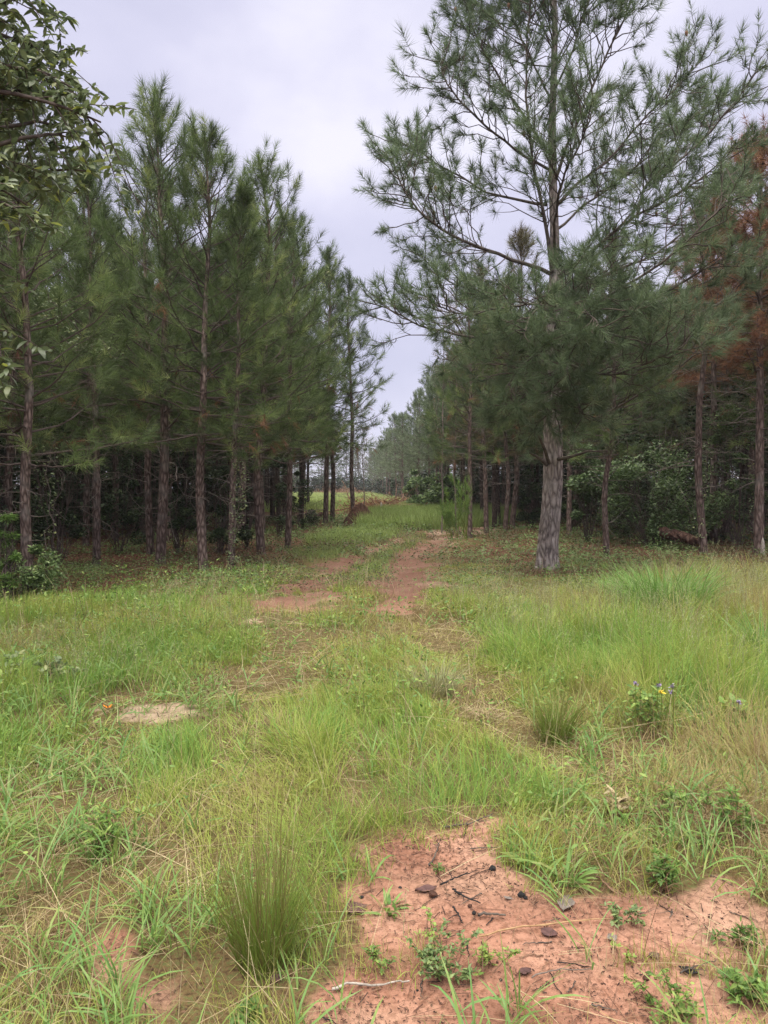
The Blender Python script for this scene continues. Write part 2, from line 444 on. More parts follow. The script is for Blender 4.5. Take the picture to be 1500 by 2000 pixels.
def blades(mb, base, az, length, width, tilt, bend, prof=(1.0, 0.75, 0.04), t=0.5, mat=0, rng=None, wave=0.0):
    """curved flat blades or leaves: az heading, tilt from vertical, bend added along the length"""
    base = np.asarray(base, float); B = len(base)
    if B == 0:
        return
    bc = lambda a: np.broadcast_to(np.asarray(a, float), (B,))
    az, length, width, tilt, bend = map(bc, (az, length, width, tilt, bend))
    K = len(prof)
    H = np.stack([np.cos(az), np.sin(az), np.zeros(B)], -1)
    pts = [base]
    nrm = []
    for k in range(1, K):
        ang = tilt + bend * (k - 0.5) / (K - 1)
        d = H * np.sin(ang)[:, None] + np.array([0, 0, 1.]) * np.cos(ang)[:, None]
        pts.append(pts[-1] + d * (length / (K - 1))[:, None])
    for k in range(K):
        ang = tilt + bend * k / (K - 1)
        nrm.append(-H * np.cos(ang)[:, None] + np.array([0, 0, 1.]) * np.sin(ang)[:, None])
    side0 = np.stack([-np.sin(az), np.cos(az), np.zeros(B)], -1)
    tw = rng.uniform(-1.2, 1.2, B) if rng is not None else np.zeros(B)
    V = []
    for k in range(K):
        a = tw * (0.4 + 0.6 * k / (K - 1)) + wave * k
        sd = side0 * np.cos(a)[:, None] + nrm[k] * np.sin(a)[:, None]
        w = (width * prof[k] / 2)[:, None]
        V.append(np.stack([pts[k] - sd * w, pts[k] + sd * w], 1))
    V = np.stack(V, 1)                                   # B,K,2,3
    idx = np.arange(B * K * 2).reshape(B, K, 2)
    Q = np.stack([idx[:, :-1, 0], idx[:, :-1, 1], idx[:, 1:, 1], idx[:, 1:, 0]], -1).reshape(-1, 4)
    t = np.repeat(bc(t), K - 1)
    mb.add(V, quads=Q, t=t, mat=mat)


LEAF = (0.12, 0.85, 1.0, 0.62, 0.04)
LEAF3 = (0.15, 1.0, 0.05)


def rand_unit(rng, n):
    return norm(rng.normal(0, 1, (n, 3)))


def needles(mb, pos, axis, tl, nlen, per, width, rng, t, mat=0, spread=(0.35, 1.25), droop=0.12):
    """bottle-brush tufts of straight needles: one thin triangle a needle"""
    pos = np.asarray(pos, float); axis = norm(np.asarray(axis, float)); T = len(pos)
    if T == 0:
        return
    N = T * per
    bc = lambda a: np.repeat(np.broadcast_to(np.asarray(a, float), (T,)), per)
    s = rng.uniform(0, 1, N) ** 0.8
    ax = np.repeat(axis, per, 0)
    base = np.repeat(pos, per, 0) + ax * (s * bc(tl))[:, None]
    perp = norm(np.cross(ax, rand_unit(rng, N)))
    ang = spread[1] + (spread[0] - spread[1]) * s + rng.normal(0, 0.16, N)
    d = ax * np.cos(ang)[:, None] + perp * np.sin(ang)[:, None]
    d[:, 2] -= droop * rng.uniform(0.3, 1.4, N)
    d = norm(d)
    ln = bc(nlen) * rng.uniform(0.72, 1.1, N)
    sd = norm(np.cross(d, rand_unit(rng, N))) * (width / 2)
    V = np.stack([base - sd, base + sd, base + d * ln[:, None]], 1)
    tri = np.arange(N * 3).reshape(N, 3)
    mb.add(V, tris=tri, t=np.clip(np.repeat(np.broadcast_to(np.asarray(t, float), (T,)), per) + rng.normal(0, 0.05, N), 0, 1), mat=mat)


# ------------------------------------------------------------------ tagging
def tag(o, label, cat, group=None):
    o['label'] = label; o['category'] = cat
    if group:
        o['group'] = group
    return o


def thing(name, label, cat, loc=(0, 0, 0), rz=0.0, group=None, sc=1.0):
    o = bpy.data.objects.new(name, None); COL.objects.link(o)
    o.empty_display_size = 0.2
    o.location = [float(c) for c in loc]; o.rotation_euler = (0, 0, rz); o.scale = (sc, sc, sc)
    return tag(o, label, cat, group)


def structure(o):
    o['kind'] = 'structure'; return o


def stuff(o):
    o['kind'] = 'stuff'; return o


# ------------------------------------------------------------------ ground
def axis_coords(fine0, fine1, step, lo, hi, g=1.16):
    c = list(np.arange(fine0, fine1 + 1e-6, step))
    s = step; v = c[-1]
    while v < hi:
        s = min(s * g, 40); v += s; c.append(v)
    s = step; v = c[0]; left = []
    while v > lo:
        s = min(s * g, 40); v -= s; left.append(v)
    return np.array(left[::-1] + c)


def build_ground():
    xs = axis_coords(-9, 9, 0.075, -420, 420)
    ys = axis_coords(1.4, 20, 0.075, -120, 620, 1.05)
    X, Y = np.meshgrid(xs, ys)
    x = X.ravel(); y = Y.ravel()
    z = height(x, y)
    V = np.stack([x, y, z], -1).astype(np.float32)
    nx, ny = len(xs), len(ys)
    idx = np.arange(nx * ny).reshape(ny, nx)
    Q = np.stack([idx[:-1, :-1], idx[:-1, 1:], idx[1:, 1:], idx[1:, :-1]], -1).reshape(-1, 4)
    dm = dirt_mask(x, y); sm = sand_mask(x, y)
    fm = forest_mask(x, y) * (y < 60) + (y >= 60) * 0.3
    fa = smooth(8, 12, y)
    qd = dm[Q].mean(1); qy = y[Q].mean(1)
    cls = np.where(qd > 0.5, np.where(qy > 11.5, 1, 2), 0)
    for c, name in ((0, 'ground'), (1, 'dirt_track'), (2, 'bare_soil')):
        q = Q[cls == c]
        used = np.unique(q); remap = np.full(len(V), -1); remap[used] = np.arange(len(used))
        mb = MB(); mb.add(V[used], quads=remap[q])
        o = mb.build(name, M_SOIL, smooth_shade=True)
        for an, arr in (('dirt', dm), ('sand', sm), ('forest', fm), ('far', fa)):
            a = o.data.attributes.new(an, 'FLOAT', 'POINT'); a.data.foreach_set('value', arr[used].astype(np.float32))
        structure(o)


build_ground()


# ------------------------------------------------------------------ pines
def add_trunk(mb, pts, rad, sides, rng, rough=0.06, mat=0, flare=0.35):
    pts = np.asarray(pts, float); rad = np.asarray(rad, float)
    K = len(pts)
    a = np.arange(sides) / sides * 2 * PI
    z = pts[:, 2]
    fl = 1 + flare * np.exp(-(z - z[0]) / 0.22)
    A, Z = np.meshgrid(a, z)
    n = fbm(np.cos(A) * 2.2 + 7 + Z * 0.0, Z * 1.5 + np.sin(A) * 2.2, int(rng.integers(1000)), 3) - 0.5
    lobes = 1 + (fl - 1)[:, None] * (0.7 + 0.6 * np.cos(A * 5 + rng.uniform(0, 6)))
    R = rad[:, None] * lobes * (1 + n * rough * 2)
    V = np.stack([pts[:, None, 0] + R * np.cos(A), pts[:, None, 1] + R * np.sin(A), Z], -1)
    idx = np.arange(K * sides).reshape(K, sides); nx = np.roll(idx, -1, 1)
    Q = np.stack([idx[:-1], nx[:-1], nx[1:], idx[1:]], -1).reshape(-1, 4)
    mb.add(V, quads=Q, mat=mat)


def trunk_line(rng, H, lean=(0, 0), wob=0.05, K=22):
    z = np.concatenate([[-0.25, 0, 0.12, 0.3], np.linspace(0.6, H, K - 4)])
    s = np.clip(z / H, 0, 1)
    wx = np.interp(s, np.linspace(0, 1, 6), np.r_[0, rng.normal(0, wob, 5)])
    wy = np.interp(s, np.linspace(0, 1, 6), np.r_[0, rng.normal(0, wob, 5)])
    return np.stack([wx + lean[0] * s, wy + lean[1] * s, z], -1)


def shoots_along(rng, P, L, rest, out_b, out_r, tuf, dens=4.0, sub=0.45, start=0.3, up=0.35, tuft_gap=0.3, thin=1.0, r_sub=0.007):
    """side shoots along a branch centre line P; collects thin twigs and needle tufts"""
    K = len(P)
    seg = np.linalg.norm(np.diff(P, axis=0), axis=1); cum = np.r_[0, np.cumsum(seg)]; tot = cum[-1]
    n = max(1, int(tot * (1 - start) * dens))
    side = rng.choice([-1, 1])
    for i in range(n):
        s = start + (1 - start) * (i + rng.uniform(0.1, 0.9)) / n
        p = np.array([np.interp(s * tot, cum, P[:, k]) for k in range(3)])
        j = min(K - 2, int(np.searchsorted(cum, s * tot)) - 1); j = max(j, 0)
        d = (P[j + 1] - P[j]); d = d / (np.linalg.norm(d) + 1e-9)
        lat = np.cross(d, [0, 0, 1.]); lat = lat / (np.linalg.norm(lat) + 1e-9) * side
        side = -side
        dd = d * rng.uniform(0.45, 0.9) + lat * rng.uniform(0.4, 0.9) + np.array([0, 0, 1.]) * rng.uniform(-0.15, up)
        dd = dd / np.linalg.norm(dd)
        l = sub * L * (1.15 - 0.8 * s) * rng.uniform(0.6, 1.25) + 0.12
        q = curve_pts(p, dd, l, 4, rng.uniform(0.05, 0.35), 0.06, rng)
        out_b.append(q); out_r.append(np.linspace(r_sub, 0.003, 4) * thin)
        tuf.append((q[-1], norm(q[-1] - q[-2] + np.array([0, 0, 0.15 * l]))))
        k = int(l / tuft_gap)
        for m in range(k):
            f = (m + rng.uniform(0.3, 0.9)) / (k + 0.4)
            pp = q[0] + (q[-1] - q[0]) * max(f, 0.35)
            dv = norm(dd + rng.normal(0, 0.5, 3) + np.array([0, 0, 0.3]))
            tuf.append((pp, dv))
    d = norm(P[-1] - P[-2])
    tuf.append((P[-1], norm(d + np.array([0, 0, 0.25]))))
    tuf.append((P[-1] - d * 0.15, norm(d + rng.normal(0, 0.4, 3))))


def pine_proto(name, seed, H=10.0, cb=3.6, spread=1.9, r0=0.11, whorl=0.36, nb=(3, 5), dens=3.6, per=40, nlen=0.2, width=0.006, tl=0.22,
               needle=None, barkm=None, dead_from=0.9, dead_n=14, lean=(0, 0), droop=0.12, tbias=0.0, gap=0.3, wob=0.05, sides=14, shape_p=0.75, top_el=58, brown=0.0):
    rng = np.random.default_rng(seed)
    root = bpy.data.objects.new(name, None)
    tl_pts = trunk_line(rng, H, lean, wob)
    z = tl_pts[:, 2]
    rad = r0 * np.clip(1 - z / H, 0.0, 1) ** 0.75 + 0.008
    rad[z <= 0] = r0 + 0.008
    mt = MB(); add_trunk(mt, tl_pts, rad, sides, rng)
    # dead stubs and bare twigs below the live crown
    B, R = [], []
    for i in range(dead_n):
        zz = rng.uniform(dead_from, cb + 1.2); az = rng.uniform(0, 2 * PI)
        e = rng.uniform(-0.35, 0.45)
        l = rng.uniform(0.25, 1.3)
        d = np.array([math.cos(az) * math.cos(e), math.sin(az) * math.cos(e), math.sin(e)])
        p0 = np.array([np.interp(zz, z, tl_pts[:, 0]), np.interp(zz, z, tl_pts[:, 1]), zz])
        q = curve_pts(p0, d, l, 5, rng.uniform(-0.2, 0.25), 0.07, rng)
        B.append(q); R.append(np.linspace(0.011, 0.003, 5))
        for k in range(rng.integers(0, 4)):
            f = rng.integers(1, 4)
            d2 = norm(d + rng.normal(0, 0.6, 3))
            B.append(curve_pts(q[f], d2, l * rng.uniform(0.2, 0.55), 5, rng.uniform(-0.2, 0.2), 0.08, rng)); R.append(np.linspace(0.005, 0.002, 5))
    if B:
        tubes(mt, np.array(B), np.array(R), 4, mat=1)
    trunk = mt.build('trunk', [barkm or M_BARK, M_DEADTWIG], root, True)
    # live crown
    mc = MB()
    B, R, B4, R4, tuf = [], [], [], [], []
    zz = cb; az = rng.uniform(0, 6)
    while zz < H - 0.35:
        u = (zz - cb) / (H - cb)
        n = int(rng.integers(nb[0], nb[1] + 1))
        for i in range(n):
            az += 2 * PI / n + rng.normal(0, 0.35)
            L = spread * (1 - u) ** shape_p * rng.uniform(0.65, 1.15) * (0.8 + 0.2 * min(1, u * 5)) + 0.25
            el = math.radians(-6 + (top_el + 10) * u ** 0.85 + rng.normal(0, 8))
            zb = zz + rng.normal(0, 0.09)
            d = np.array([math.cos(az) * math.cos(el), math.sin(az) * math.cos(el), math.sin(el)])
            p0 = np.array([np.interp(zb, z, tl_pts[:, 0]), np.interp(zb, z, tl_pts[:, 1]), zb])
            q = curve_pts(p0, d, L, 7, rng.uniform(0.05, 0.3), 0.035, rng)
            B.append(q); R.append(np.linspace(0.010 + 0.008 * L, 0.004, 7))
            shoots_along(rng, q, L, None, B4, R4, tuf, dens, 0.42, 0.22, 0.4, gap)
        zz += whorl * rng.uniform(0.75, 1.25) * (1 - 0.25 * u)
    for k in range(10):
        f = k / 9
        zz = H - 0.75 + 0.75 * f
        p0 = np.array([np.interp(zz, z, tl_pts[:, 0]), np.interp(zz, z, tl_pts[:, 1]), zz])
        tuf.append((p0, norm(np.array([rng.normal(0, 0.25), rng.normal(0, 0.25), 1]))))
    tubes(mc, np.array(B), np.array(R), 5, mat=1)
    if B4:
        tubes(mc, np.array(B4), np.array(R4), 4, mat=1)
    pos = np.array([a for a, b in tuf]); axd = np.array([b for a, b in tuf])
    tt = np.clip(rng.normal(0.38 + tbias, 0.32, len(pos)), 0, 1)
    needles(mc, pos - axd * tl * 0.6, axd, tl * rng.uniform(0.7, 1.3, len(pos)), nlen * rng.uniform(0.8, 1.15, len(pos)), per, width, rng, tt, 0, droop=droop)
    if brown:
        k = rng.uniform(0, 1, len(pos)) < brown * smooth(cb + 4.5, cb, pos[:, 2])
        needles(mc, pos[k] - axd[k] * 0.1, axd[k] * np.array([1, 1, -1]), 0.3, nlen * 0.9, 50, width * 0.8, rng, rng.uniform(0, 1, int(k.sum())), 2, droop=0.5)
    crown = mc.build('crown', [needle or M_NEEDLE, M_TWIG, M_NEEDLE_DEAD], root)
    return root


def place(proto, x, y, label, cat='tree', group=None, rz=0.0, sc=1.0, first=[set()], mats=None, name=None, zs=None):
    """first use links the tree itself, later uses copy it with each of its parts"""
    if proto.name not in first[0]:
        first[0].add(proto.name); r = proto; COL.objects.link(r)
    else:
        r = proto.copy(); COL.objects.link(r)
        for ch in list(proto.children):
            c = ch.copy(); COL.objects.link(c); c.parent = r
    if group is None and 'group' in r.keys():
        del r['group']
    r.location = (float(x), float(y), hz(x, y)); r.rotation_euler = (0.02 * math.sin(x * 17 + y * 5), 0.02 * math.cos(x * 11 + y * 7), rz)
    r.scale = (sc, sc, sc * (zs or 1.0))
    tag(r, label, cat, group)
    if mats:
        for c in r.children:
            k = c.name.split('.')[0]
            if k in mats:
                c.material_slots[0].link = 'OBJECT'; c.material_slots[0].material = mats[k]
    return r


# prototypes: edge trees that face the clearing, forest trees, deep trees, far trees
EDGE = [pine_proto('pine_tree', 11 + i, 10.0, 2.65 + 0.25 * (i % 3), 2.2 + 0.2 * (i % 2), 0.105, 0.44, (4, 5), 2.6, 72, 0.28, 0.0085, 0.36, gap=0.6, wob=0.11, shape_p=0.78, brown=0.05) for i in range(4)]
SLIM = [pine_proto('pine_tree', 31 + i, 10.0, 3.2, 1.65, 0.09, 0.42, (3, 5), 2.6, 66, 0.27, 0.009, 0.36, gap=0.6, wob=0.07, shape_p=0.9, brown=0.09, dead_n=22, tbias=-0.05) for i in range(3)]
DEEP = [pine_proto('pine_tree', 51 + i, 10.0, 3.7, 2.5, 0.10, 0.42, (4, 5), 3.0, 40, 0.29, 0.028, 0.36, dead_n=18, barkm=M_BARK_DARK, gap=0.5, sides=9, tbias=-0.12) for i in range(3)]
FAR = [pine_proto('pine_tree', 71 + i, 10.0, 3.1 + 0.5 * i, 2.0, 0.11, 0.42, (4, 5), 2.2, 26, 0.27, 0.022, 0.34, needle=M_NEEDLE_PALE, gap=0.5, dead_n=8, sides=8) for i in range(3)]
DEAD = pine_proto('dead_pine', 91, 9.2, 4.3, 1.7, 0.10, 0.34, (4, 5), 3.4, 70, 0.22, 0.010, 0.24, needle=M_NEEDLE_DEAD, dead_n=40, droop=0.75, dead_from=1.4)
BARE = pine_proto('dead_pine', 95, 8.8, 7.6, 1.2, 0.085, 0.5, (2, 3), 1.6, 14, 0.17, 0.006, 0.2, needle=M_NEEDLE_DEAD, dead_n=70, droop=0.9, dead_from=1.2, wob=0.10)


def gxy(u, v):
    return on_ground(u, v)


SIL_L = ([0, 150, 215, 330, 380, 440, 480, 505, 560, 600, 650, 690, 720], [130, 180, 180, 165, 240, 230, 300, 290, 385, 400, 460, 520, 620])
SIL_R = ([800, 830, 870, 930, 1000, 1100, 1200, 1300, 1400, 1500, 1600], [700, 620, 560, 480, 430, 420, 400, 370, 330, 260, 200])


def cap(x, y, sc, rng, H=10.4):
    """keep a tree of the rear rows below the stand's own skyline"""
    u = 750 + x / y * F_PX
    v = np.interp(u, *(SIL_L if u < 750 else SIL_R)) + rng.uniform(20, 110)
    return min(sc, max(0.6, (CAM_H + (950 - v) / F_PX * y) / H))


def top_scale(d, vtop, H=10.5):
    return (CAM_H + (950 - vtop) / F_PX * d) / H


# --- front of the left stand
G_L = 'pines of the left stand'
left_front = [
    (55, 1155, EDGE[0], 120, 0.3, 'reddish-barked pine at the left stand\'s near corner, first trunk by the broadleaf tree', None),
    (313, 1100, EDGE[1], 165, 1.2, 'tall pine topped by twin pale candles, second bright trunk in from the near left corner', None),
    (397, 1112, EDGE[2], 225, 2.2, 'slender straight pine with grey-pink trunk standing in the weedy grass edge', None),
    (452, 1112, SLIM[0], 330, 0.6, 'thin leaning pine trunk wrapped in a pale leafy vine', 0.6),
    (510, 1085, EDGE[3], 285, 3.1, 'pine with a spiky lone leader beside the slim dark trunk near the track', None),
    (562, 1072, SLIM[2], 390, 4.4, 'straight dark pine trunk with a forked dead branch, nearest the left rut', None),
    (636, 1022, SLIM[0], 470, 5.0, 'thick dark pine trunk in the pair before the brush pile', None),
    (649, 1018, SLIM[1], 500, 2.0, 'thinner pine of the pair before the brush pile', None),
    (691, 1020, SLIM[2], 515, 1.7, 'lone mossy pine standing out against the sky gap with dark earth at its foot', None),
]
for u, v, pr, vt, rz, lab, lean in left_front:
    x, y = gxy(u, v)
    r = place(pr, x, y, lab, 'pine tree', G_L, rz, top_scale(y, vt))
    if lean:
        r.rotation_euler = (0, math.radians(2.2), rz)
x, y = gxy(188, 1066)
place(SLIM[2], x, y, 'nearly black pine trunk standing in deep shade between the first two bright trunks', 'pine tree', G_L, 0.4, 1.03)

# --- deeper rows of the left stand
rng = np.random.default_rng(5)
G_LD = 'shaded pines deep in the left stand'
k = 0
for row in range(9):
    x0 = -5.6 - row * 2.5
    yy = 13.5 + (row % 3) * 0.9 + max(0, row - 2) * 0.3
    while yy < 62 + row * 3:
        x = x0 - (0.0 if yy > 20 else (20 - yy) * 0.12) + rng.normal(0, 0.3); y = yy + rng.normal(0, 0.4)
        yy += 2.75 + row * 0.22 + max(0, yy - 30) * 0.06
        if x < -0.52 * y - 9.0:
            continue
        near = row < 2 and y < 24
        pr = SLIM[k % 3] if near else DEEP[k % 3]
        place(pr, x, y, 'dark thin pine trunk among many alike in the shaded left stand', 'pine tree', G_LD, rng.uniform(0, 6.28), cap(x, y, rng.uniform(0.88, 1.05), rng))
        k += 1
# the stand goes on past the frame; unseen pines added to shade its interior
for i, (x, y) in enumerate([(-7.6, 9.6), (-9.4, 7.2), (-10.4, 10.2), (-12.4, 8.0), (-12.9, 11.4), (-15.2, 9.6), (-8.6, 4.6), (-11.6, 5.0), (-15.5, 13.2), (-18.0, 11.5)]):
    place(DEEP[i % 3], x, y, 'dark thin pine trunk among many alike in the shaded left stand', 'pine tree', G_LD, i * 1.3, 1.0)
for i, (x, y) in enumerate([(11.6, 17.5), (12.2, 14.4), (14.4, 16.5), (15.2, 19.6), (12.0, 21.4), (17.4, 18.0)]):
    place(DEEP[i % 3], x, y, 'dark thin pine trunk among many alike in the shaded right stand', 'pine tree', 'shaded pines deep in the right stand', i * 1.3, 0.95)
# left row that runs on beside the track
yy = 24.0
for i in range(6):
    place(EDGE[i % 4], -4.2 + rng.normal(0, 0.4), yy, 'edge pine in the row behind the dark front trunks left of the track', 'pine tree', 'edge pines left of the track', rng.uniform(0, 6), cap(-4.2, yy, 1.05, rng))
    yy += 2.6

# --- right stand
G_R = 'pines of the right stand'
right_front = [
    (1000, 1022, SLIM[1], 430, 1.0, 'dark straight pine trunk at the bend with olive-brown hanging foliage', M_NEEDLE_OLIVE, 0.115 / 0.10, 29.0),
    (950, 1040, SLIM[0], 500, 2.0, 'slim dark pine right of the feathery weeds, browning crown', M_NEEDLE_OLIVE, None, None),
    (918, 1052, SLIM[2], 520, 0.3, 'thin grey pine rising out of the feathery weeds', None, None, None),
    (1185, 1087, SLIM[1], 420, 4.0, 'very thin pale pine trunk just right of the big pine', None, None, None),
]
for u, v, pr, vt, rz, lab, mt, _, dd in right_front:
    x, y = gxy(u, v)
    if dd:
        p = at(u, v, dd); x, y = p[0], dd
    place(pr, x, y, lab, 'pine tree', G_R, rz, top_scale(y, vt), mats={'crown': mt} if mt else None)
x, y = gxy(1482, 1084)
place(DEAD, x, y, 'dead pine with rust-red needles and a white scarred base at the right edge', 'dead pine', 'rust-red dead pines', 1.0, top_scale(y, 270, 9.2))
x, y = gxy(1375, 1082)
place(BARE, x, y, 'mostly bare pine with many grey dead twigs beside the rotten log', 'dead pine', None, 0.5, 1.02, mats={'crown': M_NEEDLE_OLIVE})
p = at(1405, 300, 22.0)
place(DEAD, p[0], 22.0, 'rust-red dead pine set back between the twiggy pine and the right edge', 'dead pine', 'rust-red dead pines', 4.5, top_scale(22.0, 400, 9.2))
p = at(1490, 300, 26)
place(DEAD, p[0], 26.5, 'smaller rust-red dead pine at the far right edge behind the taller one', 'dead pine', 'rust-red dead pines', 2.5, top_scale(26.5, 420, 9.2))

G_RD = 'shaded pines deep in the right stand'
k = 0
for row in range(8):
    yy = 20.5 + (row % 2) * 1.3
    while yy < 60 + row * 3:
        x = 4.6 + row * 2.6 + rng.normal(0, 0.35) + max(0, 27 - yy) * 0.25; y = yy + rng.normal(0, 0.4)
        yy += 2.9 + row * 0.25 + max(0, yy - 30) * 0.05
        if x > 0.52 * y + 8.0 or (abs(x - 13.5) < 1.2 and y < 25) or (5.8 < x < 8.4 and y < 22.5):
            continue
        pr = SLIM[k % 3] if (row < 3 and y < 30) else DEEP[k % 3]
        mt = {'crown': M_NEEDLE_OLIVE} if rng.uniform() < 0.22 else ({'crown': M_NEEDLE_BLUE} if rng.uniform() < 0.3 else None)
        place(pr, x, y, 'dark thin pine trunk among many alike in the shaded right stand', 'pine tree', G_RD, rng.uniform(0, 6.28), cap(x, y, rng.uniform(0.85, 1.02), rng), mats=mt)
        k += 1

# --- receding pale row right of the far clearing, and the tree line that closes the view
G_F = 'pale pines receding beyond the bend'
yy = 34.0; i = 0
while yy < 175:
    for lane in range(2 if yy < 120 else 1):
        xx = 4.6 - (yy - 34) * 0.055 + lane * 3.0 + rng.normal(0, 0.5)
        if lane == 0 and yy < 38:
            continue
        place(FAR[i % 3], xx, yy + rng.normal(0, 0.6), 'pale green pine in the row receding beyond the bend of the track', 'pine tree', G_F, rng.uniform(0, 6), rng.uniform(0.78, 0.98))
        i += 1
    yy += 3.2 + (yy - 34) * 0.05
G_T = 'hazy pines closing the far clearing'
for i in range(22):
    xx = -24 + i * 1.75 + rng.normal(0, 0.6); y = 172 + rng.normal(0, 6)
    place(FAR[i % 3], xx, y, 'hazy grey-green pine in the line closing the far clearing', 'pine tree', G_T, rng.uniform(0, 6), rng.uniform(0.85, 1.1))


